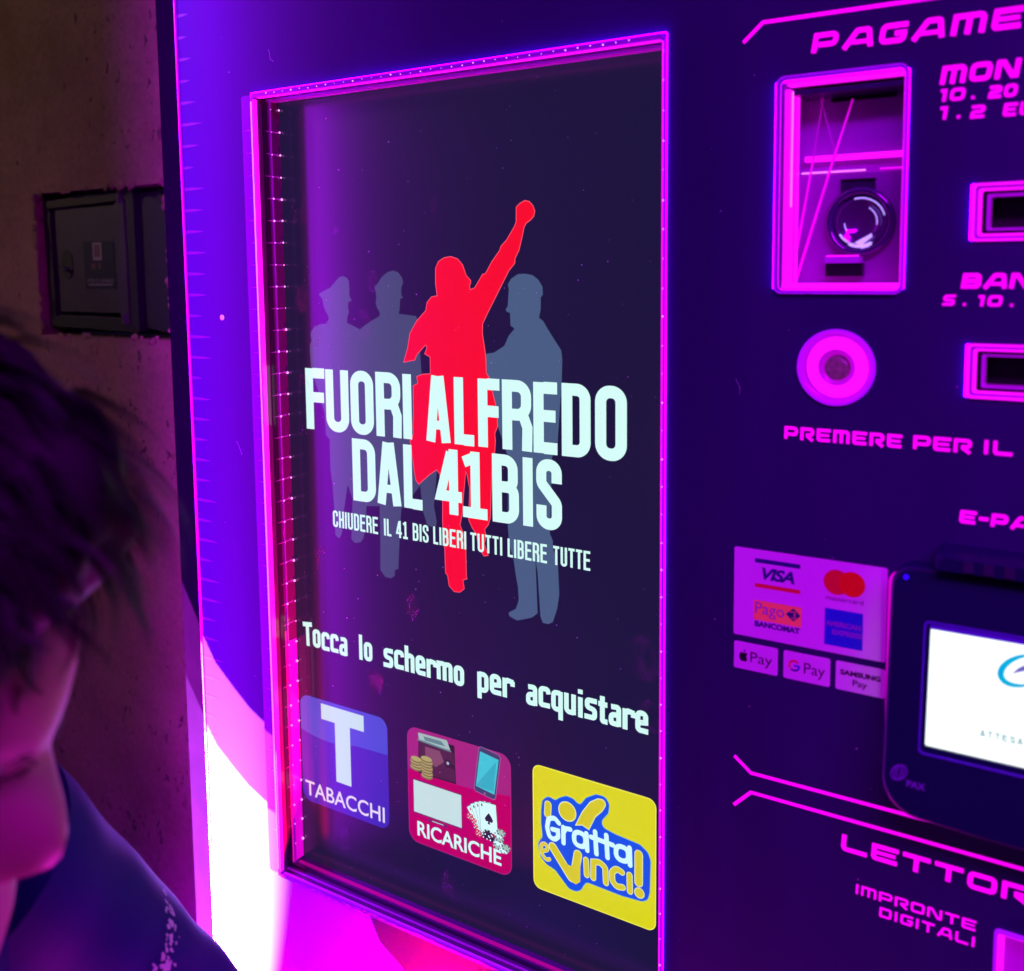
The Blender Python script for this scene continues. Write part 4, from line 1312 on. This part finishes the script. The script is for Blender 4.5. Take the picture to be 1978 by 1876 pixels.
for k in range(80):
    x, y = random.uniform(-868, -60), random.uniform(-240, 640)
    if any(h[0] - 6 < x < h[2] + 6 and h[1] - 6 < y < h[3] + 6 for h in HOLES):
        continue
    r = random.choice((.18, .25, .32, .45))
    q.poly([(x + r * math.cos(a * 1.26) * random.uniform(.6, 1.2), y + r * math.sin(a * 1.26) * random.uniform(.6, 1.6)) for a in range(5)], -.1, M_DUST)
for k in range(14):
    x, y = random.uniform(-860, -90), random.uniform(-230, 620)
    if any(h[0] - 30 < x < h[2] + 30 and h[1] - 30 < y < h[3] + 30 for h in HOLES):
        continue
    q.strip([(x + t * random.uniform(1, 3), y + t * random.uniform(2, 5)) for t in range(4)], .16, -.08, M_DUST)
q.build('dust_specks', vm, kind='stuff')
# small rivet on the front left of the screen, its shine painted as emission
q = MB()
q.prism(circle(-820.5, 47.5, 2.6, 20), -1.2, .2, mat('rivet', (0.8, 0.7, 0.85), .35, (0.7, .35, .8), .5), holes=[circle(-820.5, 47.5, 1.1, 16)])
q.build('rivet', vm)

# --- stickers
def sticker(x0, y0, x1, y1, r, label):
    mb = MB()
    mb.prism(rrect(x0, y0, x1, y1, r), -.30, .1, M_STK)
    return mb, label


SD = -.36
mb, lb = sticker(-261.0, 212.6, -148.9, 281.4, 1.6, 'large white sticker with four card payment marks')
mb.rect(-244.8, 219.4, -210.5, 222.6, SD, M_SNAVY)
type_line(mb, 'VISA', -239.2, 225.8, -214.6, 235.2, SD, M_SNAVY, shear=.28, bold=.035, space=.92)
mb.rect(-244.6, 238.7, -210.3, 241.6, SD, M_SRED)
mb.poly(circle(-184.0, 228.4, 9.3, 40), SD, M_SRED)
mb.poly(circle(-173.2, 228.3, 9.3, 40), SD - .02, mat('print_amber', (0.85, 0.06, 0.01), .35))
mb.poly([(-178.6 + 4.4 * math.cos(a * PI / 8) * .68, 228.35 + 7.5 * math.sin(a * PI / 8)) for a in range(16)], SD - .04, mat('print_redamber', (0.85, 0.03, 0.01), .35))
type_line(mb, 'mastercard', -191.6, 238.9, -165.0, 242.2, SD, M_SBLK)
mb.rect(-245.2, 251.8, -208.9, 267.0, SD, M_SOR)
type_line(mb, 'Pago', -244.2, 253.2, -221.8, 264.8, SD - .03, M_SVIO)
mb.poly([(-215.0, 253.4), (-209.6, 258.3), (-215.0, 263.4), (-220.6, 258.5)], SD - .03, M_SNAVY)
mb.strip(fillet([(-217.6, 256.6), (-213.6, 256.0, 1), (-213.4, 258.2, 1), (-215.4, 258.6, .5), (-213.2, 259.4, 1), (-213.4, 261.2, 1), (-216.6, 260.8)]), .6, SD - .06, M_SOR)
type_line(mb, 'BANCOMAT', -244.4, 267.8, -209.8, 272.4, SD, M_SNAVY, bold=.05)
mb.rect(-192.0, 248.6, -164.8, 276.0, SD, M_SBLUE)
type_line(mb, 'AMERICAN', -191.2, 257.6, -166.2, 261.6, SD - .03, M_SVIO, bold=.05)
type_line(mb, 'EXPRESS', -186.4, 263.6, -164.9, 267.6, SD - .03, M_SVIO, bold=.05)
mb.build('card_sticker', vm, label=lb)
mb, lb = sticker(-260.4, 286.6, -226.2, 308.0, 1.6, 'small white sticker with an apple mark, left of three')
ap = (-252.9, 297.8)
mb.poly([(ap[0] + x, ap[1] + y) for x, y in ((0, -2.6), (1.6, -3.2), (3.2, -2.2), (2.2, -.4), (2.4, 1.2), (3.4, 2.0), (2.0, 4.2), (.9, 4.2), (0, 3.8), (-.9, 4.2), (-2.0, 4.0), (-3.3, 1.4), (-3.2, -1.4), (-1.9, -3.1))], SD, M_SBLK)
mb.poly([(ap[0] + .1, ap[1] - 3.2), (ap[0] + .3, ap[1] - 4.8), (ap[0] + 1.7, ap[1] - 5.6), (ap[0] + 1.4, ap[1] - 4.0)], SD, M_SBLK)
type_line(mb, 'Pay', -247.4, 293.2, -230.4, 304.0, SD, M_SBLK)
mb.build('payment_sticker', vm, label=lb)
mb, lb = sticker(-221.8, 286.6, -187.3, 308.0, 1.6, 'small white sticker with a round letter G mark, middle of three')
for a0, a1, mm in ((-140, -40, M_SRED), (-220, -140, mat('print_yellow', (0.8, 0.4, 0.02), .35)), (130, 45, M_SNAVY), (45, 0, M_SBLUE)):
    mb.strip([(-213.6 + 3.7 * math.cos(R_(a0 + (a1 - a0) * k / 10)), 297.2 + 3.7 * math.sin(R_(a0 + (a1 - a0) * k / 10))) for k in range(11)], 1.5, SD, mm)
mb.strip([(-213.8, 297.2), (-209.4, 297.2)], 1.4, SD - .02, M_SBLUE)
type_line(mb, 'Pay', -206.4, 293.2, -190.9, 304.2, SD, M_SBLK)
mb.build('payment_sticker', vm, label=lb)
mb, lb = sticker(-183.2, 286.6, -148.6, 308.0, 1.6, 'small white sticker half under the card terminal, right of three')
type_line(mb, 'SAMSUNG', -180.0, 292.4, -151.6, 296.4, SD, M_SBLK, bold=.05)
type_line(mb, 'Pay', -171.1, 298.6, -160.8, 304.8, SD, M_SBLK, bold=.015)
mb.build('payment_sticker', vm, label=lb)

# ------------------------------------------------------------------ card terminal, mounted on the front
def T(X, Y, off=0.0):
    """a point of the terminal's leaning face (depth grows towards the street as it goes down)"""
    return W(X, Y, -20.0 - (Y - 205.0) * 0.10 + off)


term = empty('payment_terminal', W(-80, 380, 0), 'blue black card payment terminal with bright white display, mounted on the machine front', 'card terminal')


def tprism(mb, pts, o0, o1, mt, holes=()):
    loops = [[Vector((p[0], -p[1], 0)) for p in pts]] + [[Vector((p[0], -p[1], 0)) for p in h] for h in holes]
    flat = [p for lp in loops for p in lp]
    i = len(mb.v)
    mb.v += [tuple(T(p.x, -p.y, o0)) for p in flat]
    k = mb.mid(mt)
    for t in tessellate_polygon(loops):
        mb.f.append(tuple(i + a for a in t))
        mb.mi.append(k)
        mb.smooth.append(False)
    if o1 is None:
        return
    for lp in [pts] + list(holes):
        for a in range(len(lp)):
            p, r_ = lp[a], lp[(a + 1) % len(lp)]
            mb.face([T(p[0], p[1], o0), T(r_[0], r_[1], o0), T(r_[0], r_[1], o1), T(p[0], p[1], o1)], mt)


def tface_rows(outline_fn, mt, mb, steps):
    rows = [[T(x, y, d) for x, y in outline_fn(i)] for i, d in steps]
    mb.grid(rows, mt, closed=True)


def term_out(i):
    return fillet([(-142.4 + i, 203 + i, 14), (-8 - i, 203 + i, 14), (-8 - i, 374 - i, 22), (-80 , 374 - i, 1), (-142.4 + i, 371 - i, 24)], closed=True, n=8)


q = MB()
tface_rows(term_out, M_TERM, q, ((0, 16), (0, 2.5), (.8, 0.8), (2.2, 0)))
tprism(q, term_out(2.2), 0, None, M_TERM, holes=[rrect(-119.0, 238.5, -28, 326, 3)])
q.build('body', term)
q = MB()
tprism(q, rrect(-119.8, 237.6, -27.2, 327, 3.4), -.8, 1, mat('terminal_bead', (0.09, 0.13, 0.42), .3), holes=[rrect(-118.6, 238.8, -28.4, 325.8, 3)])
tprism(q, rrect(-119.0, 238.5, -28, 326, 3), .4, 3.0, M_TERMB, holes=[rrect(-115.8, 242.6, -31, 321.5, 1)])
q.build('bezel', term)
q = MB()
tprism(q, rrect(-116.0, 239.6, -31, 242.8, .2), .1, None, mat('bezel_top', (0.10, 0.16, 0.5), .4))
tprism(q, rrect(-116.2, 242.4, -30.6, 321.8, .6), 2.2, None, M_TSCR)
ds = q.build('display', term)
# logo and greeting on the display
q = MB()
M_LG1 = mat('display_blue', (0, 0, 0), .2, (0.0, 0.42, 0.75), 1)
M_LG2 = mat('display_violet', (0, 0, 0), .2, (0.16, 0.12, 0.55), 1)
M_LG3 = mat('display_grey', (0, 0, 0), .2, (0.10, 0.26, 0.32), 1)


def tstrip(mb, pts, w_, mt, off=2.0):
    pts = [p for i, p in enumerate(pts) if i == 0 or math.hypot(p[0] - pts[i - 1][0], p[1] - pts[i - 1][1]) > 1e-4]
    L_, Rr = offset(pts, 1, False)
    for a in range(len(pts) - 1):
        wa = w_(a / (len(pts) - 1)) / 2
        wb = w_((a + 1) / (len(pts) - 1)) / 2

        def mixp(u_, v_, t):
            return (u_[0] + (v_[0] - u_[0]) * t, u_[1] + (v_[1] - u_[1]) * t)
        P = [mixp(pts[a], L_[a], wa), mixp(pts[a], Rr[a], wa), mixp(pts[a + 1], Rr[a + 1], wb), mixp(pts[a + 1], L_[a + 1], wb)]
        mb.face([T(x, y, off) for x, y in P], mt)


cx_, cy_ = -58.5, 259.5
el = []
for k in range(33):
    a_ = R_(250 - 190 * k / 32 - 60)
    x, y = 14.0 * math.cos(a_), 10.2 * math.sin(a_)
    el.append((cx_ + x, cy_ + y - x * .28))
el2 = []
for k in range(33):
    a_ = R_(60 + 240 * k / 32)
    x, y = 14.0 * math.cos(a_), 9.6 * math.sin(a_)
    el2.append((cx_ + x, cy_ + y - x * .34))
tstrip(q, el2, lambda t: .8 + 3.2 * math.sin(PI * t), M_LG1)
tstrip(q, [(cx_ - 7 + 14 * t / 10, cy_ + 3.5 - 9 * (t / 10) ** .8) for t in range(11)], lambda t: .4 + 3.0 * math.sin(PI * t), M_LG2)
q.build('display_logo', ds)
q = MB()
random.seed(8)
for k in range(16):
    x = -73.5 + k * 1.7
    tstrip(q, [(x, 275 + .1 * k), (x + .9, 275 + .1 * k)], lambda t: .7, M_LG3)


def tglyph(mb, word, x0, y0, w_, h_, mt):
    x = x0
    for c in word:
        for pts, closed in condensed(c, w_, h_, .7) or [([(0, 0), (0, h_)], 0)]:
            pp = fillet(pts, closed=bool(closed))
            pp = [(x + a[0], y0 + a[1]) for a in pp]
            if closed == 1:
                pp.append(pp[0])
            tstrip(mb, pp, lambda t: .8, mt)
        x += w_ + 1.2


tglyph(q, 'ATTE', -82.8, 303.2, 3.2, 4.2, M_LG3)
for i, c in enumerate('SA'):
    tglyph(q, c, -82.8 + 4.4 * (4 + i), 303.2, 3.2, 4.2, M_LG3)
q.build('display_text', ds, kind='stuff')
# maker's mark under the display
q = MB()
for rx, mt_ in ((5.2, M_TLOGO),):
    for sk, r0 in ((1.0, 5.0), (.62, 5.0), (.25, 5.0)):
        pts = [(-131.2 + r0 * sk * math.cos(R_(a * 15)) - 1.6 * math.sin(R_(a * 15)) * .5, 343.0 + 5.4 * math.sin(R_(a * 15)) - r0 * sk * math.cos(R_(a * 15)) * .22) for a in range(25)]
        tstrip(q, pts, lambda t: .75, mt_, off=-.15)
i0 = len(q.v)
type_line(q, 'PAX', -126.0, 346.6, -114.0, 351.2, 0, M_TLOGO, bold=.03)
for k in range(i0, len(q.v)):
    x, y_, z = q.v[k]
    q.v[k] = tuple(T(x * 1000, (EYE - z) * 1000, -.15))
q.build('maker_mark', term)
q = MB()
c0 = T(-132.6, 210.5, -.3)
q.tube([c0, c0 + Vector((0, -.0012, 0))], .0016, M_LED_BLUE, 12)
q.build('status_led', term)
q = MB()      # printer hood above the display
rows = []
for d_, y0, y1, xa in ((0, 189, 200, -116), (-24, 189.5, 200, -114), (-30, 191.5, 200, -111)):
    rows.append([W(xa, y1, d_), W(xa, y0 + 2, d_), W(xa + 3, y0, d_), W(-8, y0, d_), W(-8, y1, d_)])
q.grid(rows, M_TERM, smooth=False)
q.face(rows[-1], M_TERM)
for k in range(5):
    q.pbox(-96 + k * 12, 192, -90 + k * 12, 199, -31.0, -30.2, mat('hood_window', (0.03, 0.03, 0.06), .3))
q.build('printer_hood', term, bevel=.0008)
q = MB()      # lit gasket behind the terminal's left side
q.prism(fillet([(-147.6, 214, 8), (-20, 196, 4), (-20, 372, 4), (-147.6, 368, 12)], closed=True), -3.0, -.5, mat('gasket', (0.25, 0.02, 0.3), .3, (0.75, 0.0, 0.62), .9))
q.build('lit_gasket', term)

# ------------------------------------------------------------------ unseen lamp housing and light mask, added at the foot of the machine
lamp = empty('added_spot_rig', W(-890, 1500, -250), 'added unseen spot housing with a visor on the pavement at the foot of the machine', 'light helper')
q = MB()
q.pbox(-935, 1475, -845, 1500, -290, -215, M_BLACK)
q.pbox(-935, 1500, -925, 1549, -270, -235, M_BLACK)
q.pbox(-855, 1500, -845, 1549, -270, -235, M_BLACK)
q.build('added_spot_housing', lamp)
LIT = [(-906.5, 454), (-874, 503), (-857, 525), (-832, 543), (-809, 558), (-785, 568), (-765, 572), (-764, 645), (-640, 646), (-627, 672), (-594, 692), (-440, 770),
       (-380, 1250), (-906.5, 1250)]
hole = []  # opening shaped to draw the lit patch outline on the front
for X, Y in LIT:
    t = 100.0 / (1450.0 - Y)
    hole.append((-890 + (X + 890) * t, -250 + 250 * t))
loops = [[Vector(p + (0,)) for p in ((-1040, -400), (-520, -400), (-520, -40), (-1040, -40))], [Vector((x, y, 0)) for x, y in hole]]
q = MB()
flat = [p for lp in loops for p in lp]
q.v = [tuple(W(p.x, 1350, p.y)) for p in flat]
k = q.mid(M_BLACK)
for t in tessellate_polygon(loops):
    q.f.append(tuple(t))
    q.mi.append(k)
    q.smooth.append(False)
q.build('gobo', lamp)

# ------------------------------------------------------------------ the person bending in from the left
M_SKIN = mat('skin', (0.50, 0.28, 0.22), 0.5)
nodes(M_SKIN)[2].inputs['Subsurface Weight'].default_value = 0.15
M_JACK = add_noise(mat('jacket', (0.05, 0.03, 0.16), 0.6, spec=.15), 6, (0.014, 0.002, 0.17), (0.022, 0.004, 0.24), bump=.25, bscale=5, dist=.01)
M_HAIR = mat('hair', (0.014, 0.009, 0.014), 0.6, spec=.2)
M_PRINT = mat('worn_print', (0.80, 0.70, 0.90), 0.35)
# sagittal outline of the bowed head, mm from the head's centre: x towards the face, y down
PROF = [(95, -2), (93.6, 10), (89.5, 25), (84, 41), (78, 54.5), (78.6, 61), (81.6, 71), (86, 83), (88.2, 92), (86.8, 103), (80, 110), (70, 112.5), (56, 115),
        (54, 122), (57, 129), (55, 134), (56, 141), (51, 148), (50, 158), (44, 170), (26, 180), (4, 176), (-16, 158), (-30, 140), (-52, 128), (-78, 100), (-96, 60), (-104, 20),
        (-104, -25), (-94, -66), (-70, -98), (-36, -114), (4, -116), (42, -104), (70, -80), (88, -46)]
PROF = PROF[::-1]
SM = [(95, -2), (93, 15), (86, 38), (76, 60), (70, 80), (66, 95), (60, 112), (54, 130), (48, 150), (38, 168)]


def ray(poly, ang):
    d = Vector((math.cos(ang), math.sin(ang)))
    best = 1.0
    for i in range(len(poly)):
        a, b_ = Vector(poly[i]), Vector(poly[(i + 1) % len(poly)])
        e = b_ - a
        den = d.x * e.y - d.y * e.x
        if abs(den) < 1e-9:
            continue
        t = (a.x * e.y - a.y * e.x) / den
        u_ = (a.x * d.y - a.y * d.x) / den
        if t > 0 and -1e-6 <= u_ <= 1 + 1e-6:
            best = max(best, t)
    return best


SMP = SM + [p for p in PROF[::-1] if p not in PROF[::-1][:20]]
hc = Vector((-0.501, -0.5008, 1.3764))
fx = Vector((0.84254, 0.53853, 0)).normalized()          # where the face points
lat = Vector((fx.y, -fx.x, 0))                             # towards the street side
head_m = MB()
NA, NB_ = 120, 36
rows = []
for j in range(NB_ + 1):
    beta = -PI / 2 + PI * j / NB_
    row = []
    for i in range(NA):
        ang = 2 * PI * i / NA
        r0, r1 = ray(PROF, ang), ray(SMP, ang)
        wgt = math.exp(-(beta / .30) ** 2)
        face_side = math.cos(ang - R_(50)) > .35
        r_ = r1 + (r0 - r1) * wgt if face_side else r0
        # eye sockets, eyeballs, cheek
        eye = math.exp(-((ang - R_(36)) / .07) ** 2 - ((abs(beta) - .40) / .13) ** 2)
        r_ -= 7.0 * eye if face_side else 0
        wid = 74.0
        p = hc + fx * (r_ * math.cos(ang) * math.cos(beta) / 1000) - Vector((0, 0, r_ * math.sin(ang) * math.cos(beta) / 1000)) + lat * (wid * math.sin(beta) / 1000)
        row.append(p)
    rows.append(row)
head_m.grid(rows, M_SKIN, closed=True)
# neck, into the collar
neck0 = hc + fx * -.045 + Vector((0, 0, -.12))
neck1 = hc + fx * -.125 + Vector((0, 0, -.26))
head_m.tube([neck0 + Vector((0, 0, .05)), neck0, neck1], [.055, .056, .062], M_SKIN, 24)
person = head_m.build('person', label='person bowing the head beside the machine, short dark hair, blue violet jacket', category='person')
props(person)


def pchild(mb, name, label=None, kind=None):
    o = mb.build(name, None, kind=kind, label=label)
    o.parent = person
    return o


# ears and eyes
for s_ in (-1, 1):
    e = MB()
    c = hc + fx * -.012 + Vector((0, 0, -.035)) + lat * (.072 * s_)
    rows = []
    for a in range(7):
        th = PI * a / 6
        rows.append([c + fx * (.017 * math.sin(th) * math.cos(p)) + lat * (.010 * s_ * math.sin(th) * math.sin(p)) + Vector((0, 0, .032 * math.cos(th))) for p in [2 * PI * k / 12 for k in range(12)]])
    e.grid(rows, M_SKIN, closed=True)
    pchild(e, 'ear')
    e = MB()
    c = hc + fx * .062 + Vector((0, 0, -.047)) + lat * (.030 * s_)
    rows = []
    for a in range(7):
        th = PI * a / 6
        rows.append([c + Vector((math.sin(th) * math.cos(p), math.sin(th) * math.sin(p), math.cos(th))) * .0115 for p in [2 * PI * k / 12 for k in range(12)]])
    e.grid(rows, mat('eye_white', (.7, .65, .65), .2), closed=True)
    pchild(e, 'eye')
# eyebrows
for s_ in (-1, 1):
    e = MB()
    random.seed(20 + s_)
    for k in range(45):
        t_ = random.random()
        c = hc + fx * (.082 - .016 * t_ ** 1.5) + Vector((0, 0, -.049 + random.uniform(-.004, .004))) + lat * (s_ * (.010 + .034 * t_))
        d = (lat * s_ * .8 + fx * -.3 + Vector((0, 0, random.uniform(-.2, .4)))).normalized() * .009
        sd = Vector((0, 0, .0005))
        e.face([c - sd, c + sd, c + d], M_HAIR)
    pchild(e, 'eyebrow')

# hair: a lumpy mass over the skull and wavy locks combed forward over it
M_HAIR2 = mat('hair_light', (0.050, 0.034, 0.052), 0.5, spec=.35)
h_ = MB()
random.seed(4)
HR = [(120, 108), (150, 120), (180, 128), (215, 140), (250, 158), (270, 178), (289, 182), (300, 176), (311, 170), (323, 166), (334, 158), (342, 138), (350, 117), (357, 103), (364, 97)]


def hair_r(deg):
    for (a0, r0), (a1, r1) in zip(HR, HR[1:]):
        if a0 <= deg <= a1:
            t = (deg - a0) / (a1 - a0)
            return r0 + (r1 - r0) * t
    return HR[0][1] if deg < HR[0][0] else HR[-1][1]


def hair_pt(deg, beta, rr, wd):
    a_ = R_(deg)
    return hc + fx * (rr * math.cos(a_) * math.cos(beta) / 1000) - Vector((0, 0, rr * math.sin(a_) * math.cos(beta) / 1000)) + lat * (wd * math.sin(beta) / 1000)


rows = []
for j in range(45):
    beta = -PI / 2 * .98 + PI * .98 * j / 44
    row = []
    for i in range(90):
        deg = 128 + 234 * i / 89
        r_ = hair_r(deg) - 20 + 4.5 * math.sin(i * .55 + j * .7) + 3.5 * math.sin(i * .23 - j * .9 + 1) + random.uniform(-1.2, 1.2)
        if i in (0, 89):
            r_ -= 14
        row.append(hair_pt(deg, beta, r_, 88 + 3 * math.sin(i * .4)))
    rows.append(row)
h_.grid(rows, M_HAIR)
for k in range(620):                                       # locks, each of a dozen strands that draw together at the tip
    deg = random.uniform(135, 361)
    beta = random.uniform(-1.35, 1.35)
    rr = hair_r(deg) - random.uniform(10, 20)
    fwd = (hair_pt(min(deg + 6, 364), beta, rr, 88) - hair_pt(deg - 2, beta, rr, 88)).normalized()
    nrm = (hair_pt(deg, beta, rr, 88) - hc).normalized()
    sid = fwd.cross(nrm).normalized()
    ln = random.uniform(.030, .058) * (.55 if deg > 340 else 1)
    lift = random.uniform(.12, .50)
    sway = random.uniform(-.6, .6)
    ph = random.uniform(0, 6.28)
    mt_ = M_HAIR2 if random.random() < .3 else M_HAIR
    spread_ = random.uniform(.003, .0065)
    for s_ in range(12):
        u0, v0 = random.uniform(-1, 1) * spread_, random.uniform(-1, 1) * spread_
        p0 = hair_pt(deg, beta, rr, 88) + sid * u0 + nrm * v0 * .5
        w_ = random.uniform(.0004, .0009)
        P = []
        for q_ in range(7):
            t = q_ / 6
            wave = math.sin(ph + t * 4.2) * .006 * t
            p = p0 + fwd * ln * t + nrm * (ln * lift * t - ln * .75 * t * t * (lift + .1)) + sid * (sway * ln * t * .6 + wave - u0 * t * .8)
            P.append((p - (sid + nrm * .3) * w_ * (1.05 - t), p + (sid + nrm * .3) * w_ * (1.05 - t)))
        for a in range(6):
            h_.face([P[a][0], P[a][1], P[a + 1][1], P[a + 1][0]], mt_, smooth=True)
pchild(h_, 'hair')

# jacket: torso, collar and the sleeve that reaches along the machine
j_ = MB()
sh = Vector((-0.6153, -0.417, 1.1854))
hand = Vector((-0.654, -0.1314, 0.7877))
NS = 40
pts, rad = [], []
for k in range(NS + 1):
    t = k / NS
    p = sh.lerp(hand, t)
    if t > .86:                                            # the forearm turns back towards the street
        p = p + (Vector((-0.70, -0.36, 0.70)) - hand) * ((t - .86) / .14) ** 1.6
    pts.append(p)
    rad.append(.081 + (.054 - .081) * t + .0012 * math.sin(t * 31) * math.sin(t * 7 + 1))
j_.tube(pts, rad, M_JACK, 40)
sleeve_pts, sleeve_rad = pts, rad
tor = [Vector((-0.66, -0.50, 0.35)), Vector((-0.68, -0.50, 0.65)), Vector((-0.68, -0.49, 0.90)), Vector((-0.66, -0.47, 1.08)), Vector((-0.63, -0.455, 1.17)), Vector((-0.62, -0.45, 1.215))]
rows = []
for i, (c, a_, b_) in enumerate(zip(tor, (.17, .18, .19, .18, .13, .075), (.12, .125, .13, .12, .10, .07))):
    rows.append([c + lat * (a_ * math.cos(2 * PI * k / 40)) + fx * (b_ * math.sin(2 * PI * k / 40) * (1 + .03 * math.sin(5 * k + i))) for k in range(40)])
j_.grid(rows, M_JACK, closed=True)
pchild(j_, 'jacket')
w = MB()
ax = (hand - sh).normalized()
viewv = (Vector((0, -.72, EYE)) - sh.lerp(hand, .8)).normalized()
upv = ax.cross(viewv).normalized()
if upv.z < 0:
    upv = -upv
outv = upv.cross(ax).normalized()
if outv.dot(viewv) < 0:
    outv = -outv
random.seed(9)
for k in range(110):
    t = .305 + random.gauss(0, .014)
    e_ = R_(random.uniform(14, 60)) if k < 60 else R_(random.uniform(5, 25))
    t += (e_ - R_(40)) * -.035
    c = sh.lerp(hand, t)
    r_ = .081 - .027 * t + .0022
    c = c + (upv * math.sin(e_) + outv * math.cos(e_)) * r_
    tx = (upv * math.cos(e_) - outv * math.sin(e_))
    n_ = random.randint(4, 6)
    a_, b_ = random.uniform(.001, .0038), random.uniform(.0008, .0022)
    w.face([c + ax * (a_ * math.cos(2 * PI * i / n_) * random.uniform(.5, 1.3)) + tx * (b_ * math.sin(2 * PI * i / n_) * random.uniform(.5, 1.3)) for i in range(n_)], M_PRINT)
pchild(w, 'worn_print', kind='stuff')
# the hand at the end of the sleeve, fingers half curled
hd = MB()
hand = pts[-1]
ax = (pts[-1] - pts[-3]).normalized()
upv = ax.cross(outv).normalized()
c = hand + ax * .02
hd.tube([hand - ax * .03, hand + ax * .01, c + ax * .03, c + ax * .075, c + ax * .095], [.028, .027, .034, .038, .026], M_SKIN, 18)
for i in range(4):
    o_ = outv * ((i - 1.5) * .017)
    L_ = (.060, .072, .068, .052)[i]
    a0 = c + ax * .085 + o_
    hd.tube([a0, a0 + ax * L_ * .4, a0 + ax * L_ * .75 - upv * .012, a0 + ax * L_ * .95 - upv * .030], [.0095, .009, .008, .006], M_SKIN, 10)
a0 = c + ax * .03 + outv * .03
hd.tube([a0, a0 + ax * .03 + outv * .016, a0 + ax * .055 + outv * .018 - upv * .01], [.012, .010, .007], M_SKIN, 10)
pchild(hd, 'hand')
# legs down to the pavement
lg = MB()
for s_ in (-1, 1):
    hip = Vector((-0.66, -0.50, 0.42)) + lat * (.09 * s_)
    lg.tube([hip, hip + Vector((0, 0, -.04)) + fx * .0, Vector((hip.x, hip.y, .22)) , Vector((hip.x, hip.y, .03))], [.085, .085, .065, .055], mat('trousers', (.02, .02, .03), .8), 18)
pchild(lg, 'trousers')
